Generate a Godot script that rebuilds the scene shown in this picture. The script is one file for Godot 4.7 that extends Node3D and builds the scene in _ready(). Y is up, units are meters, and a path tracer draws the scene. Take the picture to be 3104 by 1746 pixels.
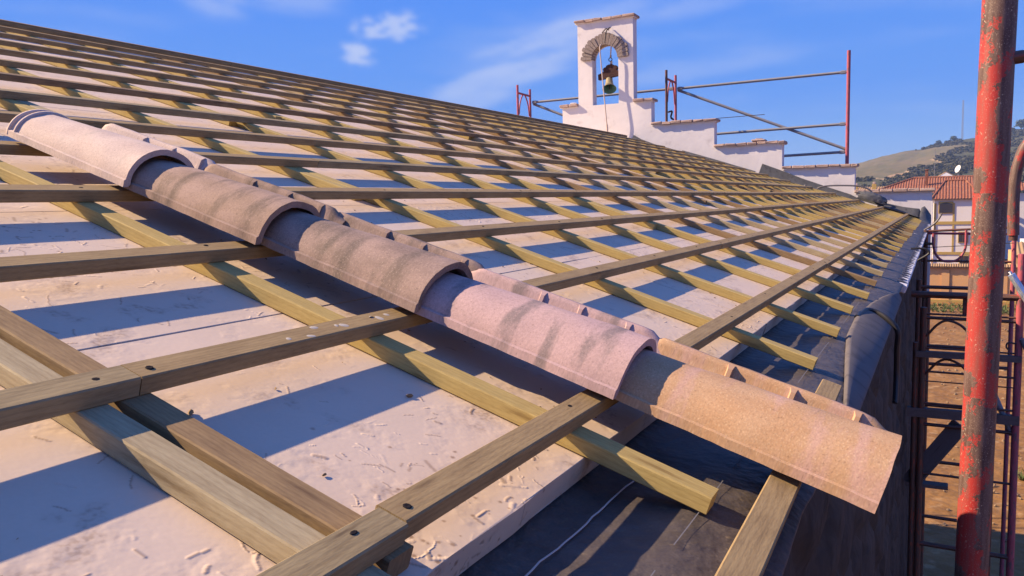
extends Node3D

# Directions used throughout: x runs along the ridge towards the bell gable, y is up, z runs down the slope, level.
const SLOPE := 0.319465          # the roof's pitch in radians
const DECK := 0.04               # thickness of the insulation boards
const RH := 0.0258               # height of a counter batten, and of a batten on top of it
const TOP := 0.0503              # top of the battens above the boards
const GROUND := -6.0
const WALL_X := 14.4             # front face of the bell gable
const CENTRE_Z := -5.385         # middle of the bell gable

var taken := {}
var mats := {}
var rng := RandomNumberGenerator.new()


# ------------------------------------------------------------------ helpers: names and things
func numbered(called: String) -> String:
	taken[called] = taken.get(called, 0) + 1
	return called if taken[called] == 1 else "%s_%03d" % [called, taken[called] - 1]


func tag(o: Node, label: String, category: String, group := "") -> Node:
	o.set_meta("label", label)
	o.set_meta("category", category)
	if group != "":
		o.set_meta("group", group)
	return o


func thing(called: String, label: String, category: String, at := Vector3.ZERO, group := "") -> Node3D:
	var o := Node3D.new()
	o.name = numbered(called)
	add_child(o, true)
	o.position = at
	tag(o, label, category, group)
	return o


func part(called: String, m: Mesh, material: Material, parent: Node = self, at := Vector3.ZERO, basis := Basis.IDENTITY) -> MeshInstance3D:
	var o := MeshInstance3D.new()
	o.mesh = m
	o.material_override = material
	o.transform = Transform3D(basis, at)
	if parent == self:
		o.name = numbered(called)
	else:
		var n := called
		var k := 0
		while parent.has_node(n):
			k += 1
			n = "%s_%03d" % [called, k]
		o.name = n
	parent.add_child(o, true)
	return o


func structure(called: String, m: Mesh, material: Material, at := Vector3.ZERO) -> MeshInstance3D:
	var o := part(called, m, material, self, at)
	o.set_meta("kind", "structure")
	return o


# ------------------------------------------------------------------ helpers: shapes
func st_new() -> SurfaceTool:
	var st := SurfaceTool.new()
	st.begin(Mesh.PRIMITIVE_TRIANGLES)
	return st


func vtx(st: SurfaceTool, p: Vector3, n: Vector3, uv: Vector2) -> void:
	st.set_normal(n)
	st.set_uv(uv)
	st.add_vertex(p)


func tri(st: SurfaceTool, a: Vector3, b: Vector3, c: Vector3, out: Vector3, ua := Vector2.ZERO, ub := Vector2.ZERO, uc := Vector2.ZERO) -> void:
	var n := (b - a).cross(c - a)
	if n.length() < 1e-12:
		return
	n = n.normalized()
	if n.dot(out) < 0:
		n = -n
		vtx(st, a, n, ua); vtx(st, b, n, ub); vtx(st, c, n, uc)
	else:
		vtx(st, a, n, ua); vtx(st, c, n, uc); vtx(st, b, n, ub)


func quad(st: SurfaceTool, a: Vector3, b: Vector3, c: Vector3, d: Vector3, out: Vector3, ua := Vector2.ZERO, ub := Vector2.ZERO, uc := Vector2.ZERO, ud := Vector2.ZERO) -> void:
	tri(st, a, b, c, out, ua, ub, uc)
	tri(st, a, c, d, out, ua, uc, ud)


# a box with chamfered long edges, its length along x from 0, its base at y = 0, centred in z; grain runs along it
func timber(length: float, h: float, w: float, ch := 0.002, off := Vector2.ZERO, bow := 0.0, bend_at := 0.0) -> ArrayMesh:
	var st := st_new()
	var ring := [Vector2(-w / 2 + ch, 0), Vector2(w / 2 - ch, 0), Vector2(w / 2, ch), Vector2(w / 2, h - ch), Vector2(w / 2 - ch, h), Vector2(-w / 2 + ch, h), Vector2(-w / 2, h - ch), Vector2(-w / 2, ch)]
	var n := 1 if bow == 0.0 else 8
	var around := 0.0
	for i in 8:
		var p: Vector2 = ring[i]
		var q: Vector2 = ring[(i + 1) % 8]
		var step := p.distance_to(q)
		var out := Vector3(0, (p.y + q.y) / 2 - h / 2, (p.x + q.x) / 2)
		for k in n:
			var x0 := length * k / n
			var x1 := length * (k + 1) / n
			var z0 := bow * sin(PI * k / n)
			var z1 := bow * sin(PI * (k + 1) / n)
			var d0 := -EASE * maxf(0, bend_at - x0)
			var d1 := -EASE * maxf(0, bend_at - x1)
			quad(st, Vector3(x0, p.y + d0, p.x + z0), Vector3(x1, p.y + d1, p.x + z1), Vector3(x1, q.y + d1, q.x + z1), Vector3(x0, q.y + d0, q.x + z0), out,
				off + Vector2(x0 / 1.6, around / 0.16), off + Vector2(x1 / 1.6, around / 0.16), off + Vector2(x1 / 1.6, (around + step) / 0.16), off + Vector2(x0 / 1.6, (around + step) / 0.16))
		around += step
	for x in [0.0, length]:
		var d := -EASE * maxf(0, bend_at - x)
		for i in range(1, 7):
			tri(st, Vector3(x, ring[0].y + d, ring[0].x), Vector3(x, ring[i].y + d, ring[i].x), Vector3(x, ring[i + 1].y + d, ring[i + 1].x), Vector3(x - length / 2, 0, 0),
				off + Vector2(0, ring[0].x / 0.05), off + Vector2(ring[i].y / 0.4, ring[i].x / 0.05), off + Vector2(ring[i + 1].y / 0.4, ring[i + 1].x / 0.05))
	return st.commit()


# a plain box with all edges chamfered, centred, optionally roughened
func block(size: Vector3, ch := 0.004, rough := 0.0, seed_ := 0) -> ArrayMesh:
	var r := RandomNumberGenerator.new()
	r.seed = seed_
	var st := st_new()
	var h := size / 2
	var p := {}
	for sx in [-1, 1]:
		for sy in [-1, 1]:
			for sz in [-1, 1]:
				var j := Vector3(r.randf_range(-rough, rough), r.randf_range(-rough, rough), r.randf_range(-rough, rough))
				for ax in 3:
					var v := Vector3(sx * (h.x - ch), sy * (h.y - ch), sz * (h.z - ch))
					v[ax] = [sx * h.x, sy * h.y, sz * h.z][ax]
					p[[sx, sy, sz, ax]] = v + j
	for ax in 3:
		var b := (ax + 1) % 3
		var c := (ax + 2) % 3
		for s in [-1, 1]:
			var k := []
			for e in [[-1, -1], [1, -1], [1, 1], [-1, 1]]:
				var key := [0, 0, 0, ax]
				key[ax] = s; key[b] = e[0]; key[c] = e[1]
				k.append(p[key])
			var out := Vector3.ZERO
			out[ax] = s
			quad(st, k[0], k[1], k[2], k[3], out, Vector2(k[0][b], k[0][c]), Vector2(k[1][b], k[1][c]), Vector2(k[2][b], k[2][c]), Vector2(k[3][b], k[3][c]))
	for ax in 3:                                       # bevels along each edge parallel to ax
		var b := (ax + 1) % 3
		var c := (ax + 2) % 3
		for sb in [-1, 1]:
			for sc in [-1, 1]:
				var q := []
				for e in [[-1, b], [1, b], [1, c], [-1, c]]:
					var key := [0, 0, 0, e[1]]
					key[ax] = e[0]; key[b] = sb; key[c] = sc
					q.append(p[key])
				var out := Vector3.ZERO
				out[b] = sb; out[c] = sc
				quad(st, q[0], q[1], q[2], q[3], out)
	for sx in [-1, 1]:
		for sy in [-1, 1]:
			for sz in [-1, 1]:
				tri(st, p[[sx, sy, sz, 0]], p[[sx, sy, sz, 1]], p[[sx, sy, sz, 2]], Vector3(sx, sy, sz))
	return st.commit()


# a smooth sheet over rows of points
func sheet(rows: Array, uv: Array = [], st: SurfaceTool = null, close := false) -> SurfaceTool:
	if st == null:
		st = st_new()
	var nr := rows.size()
	var nc: int = rows[0].size()
	var normals := []
	for i in nr:
		var line := PackedVector3Array()
		for j in nc:
			var u0: Vector3 = rows[maxi(i - 1, 0)][j]
			var u1: Vector3 = rows[mini(i + 1, nr - 1)][j]
			var jb := (j - 1 + nc) % nc if close else maxi(j - 1, 0)
			var ja := (j + 1) % nc if close else mini(j + 1, nc - 1)
			line.append((u1 - u0).cross(rows[i][ja] - rows[i][jb]).normalized())
		normals.append(line)
	for i in nr - 1:
		for j in (nc if close else nc - 1):
			var k := (j + 1) % nc
			var q := [[i, j], [i, k], [i + 1, k], [i + 1, j]]
			for t in [0, 1, 2, 0, 2, 3]:
				var a: Array = q[t]
				var w := Vector2(a[0], a[1])
				if uv.size():
					w = uv[a[0]][a[1]]
				vtx(st, rows[a[0]][a[1]], normals[a[0]][a[1]], w)
	return st


# a round bar through points
func tube(points: Array, r: float, sides := 10, st: SurfaceTool = null, caps := true) -> SurfaceTool:
	if st == null:
		st = st_new()
	var rows := []
	var uv := []
	var along := 0.0
	var side := Vector3.UP
	for i in points.size():
		var d: Vector3 = (points[mini(i + 1, points.size() - 1)] - points[maxi(i - 1, 0)]).normalized()
		if i == 0:
			side = d.cross(Vector3.UP if absf(d.y) < 0.9 else Vector3.RIGHT).normalized()
		side = (side - d * side.dot(d)).normalized()
		var other := d.cross(side)
		if i:
			along += points[i].distance_to(points[i - 1])
		var row := PackedVector3Array()
		var line := []
		for k in sides + 1:
			var a := TAU * k / sides
			row.append(points[i] + (side * cos(a) + other * sin(a)) * r)
			line.append(Vector2(float(k) / sides, along))
		rows.append(row)
		uv.append(line)
	sheet(rows, uv, st)
	if caps:
		for e in [0, points.size() - 1]:
			var out: Vector3 = points[e] - points[1 if e == 0 else e - 1]
			for k in sides:
				tri(st, points[e], rows[e][k], rows[e][k + 1], out)
	return st


func bar(a: Vector3, b: Vector3, r: float, sides := 10) -> ArrayMesh:
	return tube([a, b], r, sides).commit()


func curve(points: Array, n: int) -> Array:
	var c := Curve3D.new()
	for i in points.size():
		var d: Vector3 = (points[mini(i + 1, points.size() - 1)] - points[maxi(i - 1, 0)]) / 6.0
		c.add_point(points[i], -d, d)
	var out := []
	for i in n + 1:
		out.append(c.sample_baked(c.get_baked_length() * i / n, true))
	return out


# a flat outline in the z-y plane, drawn out along x
func prism(outline: PackedVector2Array, x0: float, x1: float, st: SurfaceTool = null, skip := []) -> SurfaceTool:
	if st == null:
		st = st_new()
	var t := Geometry2D.triangulate_polygon(outline)
	for i in range(0, t.size(), 3):
		for x in [x0, x1]:
			var p := []
			for k in 3:
				p.append(Vector3(x, outline[t[i + k]].y, outline[t[i + k]].x))
			tri(st, p[0], p[1], p[2], Vector3(x - (x0 + x1) / 2, 0, 0), outline[t[i]], outline[t[i + 1]], outline[t[i + 2]])
	var area := 0.0
	for i in outline.size():
		area += outline[i].cross(outline[(i + 1) % outline.size()])
	for i in outline.size():
		if i in skip:
			continue
		var a := outline[i]
		var b := outline[(i + 1) % outline.size()]
		var d := (b - a) * signf(area)
		quad(st, Vector3(x0, a.y, a.x), Vector3(x0, b.y, b.x), Vector3(x1, b.y, b.x), Vector3(x1, a.y, a.x), Vector3(0, -d.x, d.y),
			Vector2(0, a.x + a.y), Vector2(0, b.x + b.y), Vector2(x1 - x0, b.x + b.y), Vector2(x1 - x0, a.x + a.y))
	return st


func box_into(st: SurfaceTool, lo: Vector3, hi: Vector3) -> void:
	prism(PackedVector2Array([Vector2(lo.z, lo.y), Vector2(hi.z, lo.y), Vector2(hi.z, hi.y), Vector2(lo.z, hi.y)]), lo.x, hi.x, st)


func box(lo: Vector3, hi: Vector3) -> ArrayMesh:
	var st := st_new()
	box_into(st, lo, hi)
	return st.commit()


func lathe(profile: Array, sides := 24) -> ArrayMesh:
	var rows := []
	for p in profile:
		var row := PackedVector3Array()
		for k in sides + 1:
			var a := TAU * k / sides
			row.append(Vector3(cos(a) * p.x, p.y, sin(a) * p.x))
		rows.append(row)
	return sheet(rows).commit()


# above this line the roof lies a little flatter
const BREAK_V := -1.468
const EASE := 0.0118


func dip(v: float) -> float:
	return -EASE * maxf(0.0, BREAK_V - v)


# a point given on the roof's own axes (along, down the slope, above the boards)
func roof_at(u: float, v: float, n: float) -> Vector3:
	n += dip(v)
	return Vector3(u, -v * sin(SLOPE) + n * cos(SLOPE), v * cos(SLOPE) + n * sin(SLOPE))


# ------------------------------------------------------------------ helpers: materials
func noise(s: int, f: float, oct := 4, kind := FastNoiseLite.TYPE_SIMPLEX_SMOOTH) -> FastNoiseLite:
	var n := FastNoiseLite.new()
	n.seed = s
	n.frequency = f
	n.noise_type = kind
	n.fractal_type = FastNoiseLite.FRACTAL_FBM
	n.fractal_octaves = oct
	return n


func lin(r: float, g: float, b: float) -> Color:
	return Color(r, g, b).linear_to_srgb()


func mat(c: Color, rough := 0.85, spec := 0.4) -> StandardMaterial3D:
	var m := StandardMaterial3D.new()
	m.albedo_color = c
	m.roughness = rough
	m.metallic_specular = spec
	return m


func from_floats(w: int, h: int, data: PackedFloat32Array) -> ImageTexture:
	var bytes := PackedByteArray()
	bytes.resize(w * h)
	for i in w * h:
		bytes[i] = int(clampf(data[i], 0, 1) * 255)
	return ImageTexture.create_from_image(Image.create_from_data(w, h, false, Image.FORMAT_L8, bytes))


# mottled colour: three colours blended by two noises, repeated over "size" metres of uv or of the three axes
func mottled(a: Color, b: Color, c: Color, s: int, f1: float, f2: float, cut: float, soft: float, fine: float, triplanar := 0.0, side := 256, contrast := 1.0) -> StandardMaterial3D:
	var n1 := noise(s, f1).get_seamless_image(side, side)
	var n2 := noise(s + 7, f2, 5).get_seamless_image(side, side)
	var n3 := noise(s + 13, 0.35, 2).get_seamless_image(side, side)
	var d1 := n1.get_data()
	var d2 := n2.get_data()
	var d3 := n3.get_data()
	var la := a.srgb_to_linear()
	var lb := b.srgb_to_linear()
	var lc := c.srgb_to_linear()
	var lut := PackedByteArray()
	for i in 1025:
		lut.append(int(clampf(Color(i / 1024.0, 0, 0).linear_to_srgb().r, 0, 1) * 255))
	var out := PackedByteArray()
	out.resize(side * side * 3)
	for i in side * side:
		var k := d1[i] / 255.0
		k = clampf((k - 0.5) * contrast + 0.5, 0, 1)
		var col := la.lerp(lb, k)
		col = col.lerp(lc, smoothstep(cut, cut + soft, d2[i] / 255.0))
		var g := 1.0 + (d3[i] / 255.0 - 0.5) * fine
		out[i * 3] = lut[clampi(int(col.r * g * 1024), 0, 1024)]
		out[i * 3 + 1] = lut[clampi(int(col.g * g * 1024), 0, 1024)]
		out[i * 3 + 2] = lut[clampi(int(col.b * g * 1024), 0, 1024)]
	var m := mat(Color.WHITE)
	m.albedo_texture = ImageTexture.create_from_image(Image.create_from_data(side, side, false, Image.FORMAT_RGB8, out))
	if triplanar > 0:
		m.uv1_triplanar = true
		m.uv1_scale = Vector3.ONE / triplanar
	return m


func bumps(m: StandardMaterial3D, s: int, f: float, depth_cm: float, oct := 4, side := 256) -> StandardMaterial3D:
	m.heightmap_enabled = true
	m.heightmap_texture = ImageTexture.create_from_image(noise(s, f, oct).get_seamless_image(side, side))
	m.heightmap_scale = depth_cm
	return m


# wood: grain lines along x, 1.6 m by 0.16 m, with a few knots
func wood(light: Color, dark: Color, s: int, weather := 0.0) -> StandardMaterial3D:
	var w := 384
	var h := 160
	var nw := noise(s, 0.9, 3)
	var nl := noise(s + 3, 1.3, 3)
	var r := RandomNumberGenerator.new()
	r.seed = s
	var knots := []
	for i in 7:
		knots.append([r.randf() * w, r.randf() * h, r.randf_range(3.2, 6.5)])
	var out := PackedByteArray()
	out.resize(w * h * 3)
	var hgt := PackedFloat32Array()
	hgt.resize(w * h)
	var ll := light.srgb_to_linear()
	var ld := dark.srgb_to_linear()
	for y in h:
		for x in w:
			var a := TAU * x / w
			var warp := nw.get_noise_3d(cos(a) * 0.9, sin(a) * 0.9, y * 0.019) * 4.0
			var kn := 0.0
			for q in knots:
				var dx: float = x - q[0]
				dx -= w * round(dx / w)
				var dy: float = y - q[1]
				var e: float = (dx * dx * 0.16 + dy * dy) / (q[2] * q[2])
				if e < 8.0:
					warp += exp(-e) * 3.0 * signf(dy)
					kn = maxf(kn, exp(-e * 2.2))
			var ring := 0.5 + 0.5 * sin(y * 0.83 + warp * 1.3)
			ring = pow(ring, 2.2)
			var blot := nl.get_noise_3d(cos(a) * 2.0, sin(a) * 2.0, y * 0.032)
			var fibre := nl.get_noise_3d(cos(a) * 14.0, sin(a) * 14.0, y * 1.3)
			var k := clampf(0.22 + ring * 0.2 + fibre * 0.36 + blot * (0.12 + weather * 0.7) + kn * 0.75, 0, 1)
			var c := ll.lerp(ld, k).linear_to_srgb()
			var i := (y * w + x) * 3
			out[i] = int(clampf(c.r, 0, 1) * 255)
			out[i + 1] = int(clampf(c.g, 0, 1) * 255)
			out[i + 2] = int(clampf(c.b, 0, 1) * 255)
			hgt[y * w + x] = 0.5 + 0.4 * fibre - ring * 0.2
	var m := mat(Color.WHITE, 0.8, 0.35)
	m.albedo_texture = ImageTexture.create_from_image(Image.create_from_data(w, h, false, Image.FORMAT_RGB8, out))
	m.heightmap_enabled = true
	m.heightmap_texture = from_floats(w, h, hgt)
	m.heightmap_scale = 0.03
	return m


# the skin of the insulation boards: nicks, scratches, footprints and rusty dirt, over 1.6 m
func foam() -> StandardMaterial3D:
	var n := 1024
	var r := RandomNumberGenerator.new()
	r.seed = 41
	var cloud := noise(5, 0.006, 4).get_seamless_image(n, n).get_data()
	var dirt := noise(11, 0.012, 5).get_seamless_image(n, n).get_data()
	var grit := noise(17, 0.16, 3).get_seamless_image(n, n).get_data()
	var swell := noise(19, 0.035, 4, FastNoiseLite.TYPE_SIMPLEX).get_seamless_image(n, n).get_data()
	var hgt := PackedFloat32Array()
	hgt.resize(n * n)
	var brown := PackedFloat32Array()
	brown.resize(n * n)
	for i in n * n:
		hgt[i] = 0.6 + (cloud[i] / 255.0 - 0.5) * 0.3 + (swell[i] / 255.0 - 0.5) * 0.34 * smoothstep(0.42, 0.6, dirt[i] / 255.0) + (grit[i] / 255.0 - 0.5) * 0.04
	var centres := []
	for i in 16:
		centres.append(Vector2(r.randf() * n, r.randf() * n))
	for i in 1150:
		var c: Vector2 = centres[i % 16] + Vector2(r.randfn(), r.randfn()) * 90.0
		if i % 5 == 0:
			c = Vector2(r.randf() * n, r.randf() * n)
		var dir := r.randf() * TAU
		var bend := r.randf_range(-0.03, 0.03)
		var long := int(r.randf_range(3, 17)) if i % 23 else int(r.randf_range(18, 40))
		var deep := r.randf_range(0.06, 0.32)
		var stained := r.randf() < 0.5
		var wide := (r.randf_range(0.5, 1.3) if i % 6 else r.randf_range(1.2, 2.2)) if i % 23 else 0.5
		for k in long:
			dir += bend + r.randf_range(-0.12, 0.12)
			c += Vector2(cos(dir), sin(dir))
			var rad := int(ceil(wide)) + 1
			for dy in range(-rad, rad + 1):
				for dx in range(-rad, rad + 1):
					var f := clampf(1.3 - Vector2(dx, dy).length() / wide, 0, 1)
					if f <= 0:
						continue
					var at := posmod(int(c.y) + dy, n) * n + posmod(int(c.x) + dx, n)
					hgt[at] = minf(hgt[at], 0.6 - deep * f)
					if stained:
						brown[at] = maxf(brown[at], f * 0.55)
	for i in 240:                                        # crumbs of earth
		var c: Vector2 = centres[i % 11] + Vector2(r.randfn(), r.randfn()) * 48.0
		var rad := r.randf_range(0.7, 2.4)
		for dy in range(-3, 4):
			for dx in range(-3, 4):
				var f := clampf(1.4 - Vector2(dx * r.randf_range(0.7, 1.3), dy).length() / rad, 0, 1)
				var at := posmod(int(c.y) + dy, n) * n + posmod(int(c.x) + dx, n)
				brown[at] = maxf(brown[at], f * 0.8)
	var lut := PackedByteArray()
	for i in 1025:
		lut.append(int(clampf(Color(i / 1024.0, 0, 0).linear_to_srgb().r, 0, 1) * 255))
	var out := PackedByteArray()
	out.resize(n * n * 3)
	for i in n * n:
		var k := cloud[i] / 255.0
		var b := smoothstep(0.66, 0.9, dirt[i] / 255.0) * (0.25 + 0.75 * smoothstep(0.4, 0.7, grit[i] / 255.0)) * 0.5
		b = clampf(b + brown[i], 0, 0.9)
		var g := 0.93 + 0.1 * k + (grit[i] / 255.0 - 0.5) * 0.05
		out[i * 3] = lut[clampi(int(lerpf(0.56, 0.19, b) * g * 1024), 0, 1024)]
		out[i * 3 + 1] = lut[clampi(int(lerpf(0.45, 0.115, b) * g * 1024), 0, 1024)]
		out[i * 3 + 2] = lut[clampi(int(lerpf(0.355, 0.07, b) * g * 1024), 0, 1024)]
	var m := mat(Color.WHITE, 0.62, 0.45)
	m.albedo_texture = ImageTexture.create_from_image(Image.create_from_data(n, n, false, Image.FORMAT_RGB8, out))
	m.heightmap_enabled = true
	m.heightmap_texture = from_floats(n, n, hgt)
	m.heightmap_scale = 0.30
	return m


func make_materials() -> void:
	mats.batten = wood(lin(0.318, 0.230, 0.114), lin(0.146, 0.095, 0.046), 3, 0.3)
	mats.batten_dark = wood(lin(0.249, 0.168, 0.090), lin(0.107, 0.067, 0.039), 15, 0.5)
	mats.batten_grey = wood(lin(0.297, 0.234, 0.129), lin(0.133, 0.096, 0.053), 9, 0.4)
	mats.rafter = wood(lin(0.437, 0.337, 0.128), lin(0.228, 0.154, 0.052), 21, 0.1)
	mats.rafter_brown = wood(lin(0.275, 0.189, 0.096), lin(0.112, 0.067, 0.036), 33, 0.3)
	mats.rafter_grey = wood(lin(0.386, 0.322, 0.198), lin(0.193, 0.143, 0.078), 39, 0.35)
	mats.foam = foam()
	var mem := mottled(lin(0.045, 0.038, 0.036), lin(0.085, 0.071, 0.066), lin(0.13, 0.105, 0.075), 51, 0.02, 0.05, 0.72, 0.25, 0.6, 0.35)
	mem.roughness = 0.55
	mats.membrane = bumps(mem, 57, 0.03, 0.35, 5)
	mats.line = mat(lin(0.16, 0.16, 0.18))
	mats.white = bumps(mottled(lin(0.67, 0.65, 0.665), lin(0.61, 0.59, 0.605), lin(0.54, 0.52, 0.53), 61, 0.012, 0.02, 0.68, 0.3, 0.06, 1.6), 63, 0.05, 0.14)
	mats.brick = bumps(mottled(lin(0.31, 0.215, 0.185), lin(0.40, 0.31, 0.275), lin(0.19, 0.14, 0.125), 71, 0.03, 0.04, 0.62, 0.15, 0.3, 0.3), 73, 0.08, 0.3)
	mats.arch = bumps(mottled(lin(0.20, 0.165, 0.155), lin(0.29, 0.245, 0.225), lin(0.12, 0.10, 0.095), 81, 0.03, 0.05, 0.62, 0.2, 0.4, 0.35), 83, 0.06, 0.5)
	mats.slate = mottled(lin(0.064, 0.068, 0.075), lin(0.098, 0.101, 0.112), lin(0.045, 0.045, 0.053), 91, 0.02, 0.03, 0.65, 0.2, 0.2, 0.6)
	mats.slate.roughness = 0.6
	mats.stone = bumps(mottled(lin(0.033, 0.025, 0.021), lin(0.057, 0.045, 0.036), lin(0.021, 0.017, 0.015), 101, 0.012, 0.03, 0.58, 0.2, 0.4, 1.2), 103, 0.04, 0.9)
	mats.ground = bumps(mottled(lin(0.215, 0.112, 0.034), lin(0.15, 0.073, 0.021), lin(0.25, 0.15, 0.065), 111, 0.008, 0.03, 0.62, 0.2, 0.35, 9.0, 512), 113, 0.06, 6.0)
	mats.pebble = mottled(lin(0.25, 0.17, 0.10), lin(0.16, 0.10, 0.055), lin(0.38, 0.31, 0.23), 121, 0.02, 0.03, 0.6, 0.2, 0.3, 0.5)
	mats.weed = mat(lin(0.10, 0.13, 0.04))
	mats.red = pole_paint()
	mats.flap = mottled(lin(0.098, 0.086, 0.088), lin(0.125, 0.11, 0.11), lin(0.075, 0.066, 0.068), 137, 0.01, 0.03, 0.62, 0.2, 0.1, 0.6)
	mats.red_far = mottled(lin(0.42, 0.10, 0.13), lin(0.34, 0.07, 0.09), lin(0.16, 0.09, 0.10), 141, 0.03, 0.03, 0.6, 0.12, 0.3)
	mats.rust = mottled(lin(0.120, 0.064, 0.045), lin(0.075, 0.041, 0.034), lin(0.225, 0.053, 0.030), 151, 0.03, 0.03, 0.64, 0.1, 0.3)
	mats.galv = mottled(lin(0.225, 0.232, 0.255), lin(0.165, 0.173, 0.195), lin(0.262, 0.188, 0.150), 161, 0.03, 0.03, 0.68, 0.1, 0.2)
	for k in ["galv", "rust", "red_far"]:
		mats[k].roughness = 0.5
	mats.black = mat(lin(0.02, 0.02, 0.024), 0.5)
	mats.hose = mat(lin(0.09, 0.085, 0.10), 0.45)
	mats.rope = mat(lin(0.46, 0.38, 0.34), 0.95)
	mats.yoke = mottled(lin(0.066, 0.025, 0.021), lin(0.033, 0.014, 0.012), lin(0.054, 0.028, 0.024), 171, 0.03, 0.03, 0.6, 0.2, 0.3, 0.3)
	mats.bronze = mottled(lin(0.30, 0.225, 0.12), lin(0.26, 0.21, 0.13), lin(0.12, 0.17, 0.14), 181, 0.03, 0.03, 0.5, 0.3, 0.3, 0.3)
	mats.bronze.metallic = 0.15
	mats.bronze.roughness = 0.55
	mats.verdigris = mottled(lin(0.05, 0.13, 0.11), lin(0.07, 0.17, 0.145), lin(0.035, 0.07, 0.055), 191, 0.03, 0.03, 0.62, 0.3, 0.3, 0.3)
	mats.iron = mat(lin(0.05, 0.042, 0.04), 0.6)
	mats.roof_tile = mottled(lin(0.215, 0.075, 0.045), lin(0.16, 0.055, 0.034), lin(0.27, 0.14, 0.085), 201, 0.04, 0.05, 0.58, 0.15, 0.5, 3.0)
	mats.old_tile = mottled(lin(0.340, 0.245, 0.136), lin(0.258, 0.150, 0.082), lin(0.177, 0.136, 0.088), 205, 0.05, 0.06, 0.6, 0.15, 0.4, 1.5)
	mats.house_white = mottled(lin(0.671, 0.636, 0.619), lin(0.619, 0.585, 0.568), lin(0.516, 0.482, 0.464), 211, 0.01, 0.02, 0.75, 0.2, 0.05, 6.0)
	mats.yellow = mottled(lin(0.422, 0.299, 0.088), lin(0.374, 0.258, 0.075), lin(0.306, 0.218, 0.082), 221, 0.01, 0.02, 0.7, 0.2, 0.08, 5.0)
	mats.peach = mottled(lin(0.60, 0.355, 0.165), lin(0.54, 0.31, 0.14), lin(0.44, 0.26, 0.13), 231, 0.01, 0.02, 0.7, 0.2, 0.08, 6.0)
	mats.groove = mat(lin(0.24, 0.125, 0.06))
	mats.pane = mat(lin(0.035, 0.03, 0.035), 0.2, 0.5)
	mats.dark_wood = mat(lin(0.10, 0.05, 0.035), 0.6)
	mats.hill = mat(Color.WHITE, 0.95, 0.2)
	mats.hill.vertex_color_use_as_albedo = true
	mats.bush = mat(Color.WHITE, 0.9, 0.2)
	mats.bush.vertex_color_use_as_albedo = true
	mats.bark = mat(lin(0.09, 0.065, 0.045))
	mats.enamel = mat(lin(0.82, 0.82, 0.82), 0.4)
	mats.silver = bumps(mat(lin(0.62, 0.66, 0.72), 0.3, 0.6), 241, 0.05, 0.8)
	mats.silver.metallic = 0.6
	mats.splash = mat(lin(0.40, 0.37, 0.33), 0.9)
	mats.screw = mat(lin(0.018, 0.015, 0.016), 0.8, 0.2)
	mats.plank = wood(lin(0.16, 0.12, 0.11), lin(0.08, 0.06, 0.055), 251)
	# the six laid tiles: body, second tone, smudge, and how much of it
	mats.clay = [
		clay(lin(0.510, 0.414, 0.369), lin(0.463, 0.363, 0.323), lin(0.401, 0.337, 0.299), 301, 0.80, 0.2, lin(0.541, 0.463, 0.412)),
		clay(lin(0.325, 0.230, 0.189), lin(0.266, 0.186, 0.142), lin(0.089, 0.069, 0.056), 311, 0.40, 0.62, lin(0.398, 0.304, 0.239)),
		clay(lin(0.312, 0.224, 0.189), lin(0.227, 0.164, 0.136), lin(0.104, 0.084, 0.071), 321, 0.42, 0.62, lin(0.467, 0.374, 0.299)),
		clay(lin(0.457, 0.318, 0.308), lin(0.417, 0.290, 0.278), lin(0.146, 0.126, 0.124), 334, 0.50, 0.45, lin(0.489, 0.356, 0.325)),
		clay(lin(0.442, 0.286, 0.171), lin(0.417, 0.252, 0.138), lin(0.455, 0.291, 0.246), 341, 0.42, 0.5, lin(0.599, 0.471, 0.309)),
	]


func clay(a: Color, b: Color, smudge: Color, s: int, cut: float, soft: float, speck: Color) -> StandardMaterial3D:
	var w := 240
	var h := 384
	var n1 := noise(s, 0.016, 4)
	var n2 := noise(s + 1, 0.012, 5)
	var n3 := noise(s + 2, 0.15, 3)
	var n4 := noise(s + 3, 0.35, 2)
	var la := a.srgb_to_linear()
	var lb := b.srgb_to_linear()
	var lc := smudge.srgb_to_linear()
	var ls := speck.srgb_to_linear()
	var out := PackedByteArray()
	out.resize(w * h * 3)
	var hgt := PackedFloat32Array()
	hgt.resize(w * h)
	for y in h:
		for x in w:
			var c := la.lerp(lb, clampf(n1.get_noise_2d(x * 1.4, y * 0.7) + 0.5, 0, 1))
			var m := smoothstep(cut, cut + soft, n2.get_noise_2d(x * 0.45, y * 1.5) * 0.8 + 0.5 + n3.get_noise_2d(x * 0.7, y) * 0.10)
			c = c.lerp(lc, m * 0.72)
			var f := n4.get_noise_2d(x, y)
			var sp := n3.get_noise_2d(x * 2.2, y * 2.2)
			c = c.lerp(ls, smoothstep(0.30, 0.6, sp) * 0.5)
			var g := 1.0 + f * 0.16 + n3.get_noise_2d(x + 900.0, y) * 0.12
			if n4.get_noise_2d(x * 0.6 + 300.0, y * 0.6) > 0.6:
				g *= 0.72
			var q := (c * g).linear_to_srgb()
			var i := (y * w + x) * 3
			out[i] = int(clampf(q.r, 0, 1) * 255)
			out[i + 1] = int(clampf(q.g, 0, 1) * 255)
			out[i + 2] = int(clampf(q.b, 0, 1) * 255)
			hgt[y * w + x] = 0.5 + f * 0.35 + sp * 0.3
	var mm := mat(Color.WHITE, 0.85, 0.35)
	mm.albedo_texture = ImageTexture.create_from_image(Image.create_from_data(w, h, false, Image.FORMAT_RGB8, out))
	mm.heightmap_enabled = true
	mm.heightmap_texture = from_floats(w, h, hgt)
	mm.heightmap_scale = 0.025
	return mm


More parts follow.
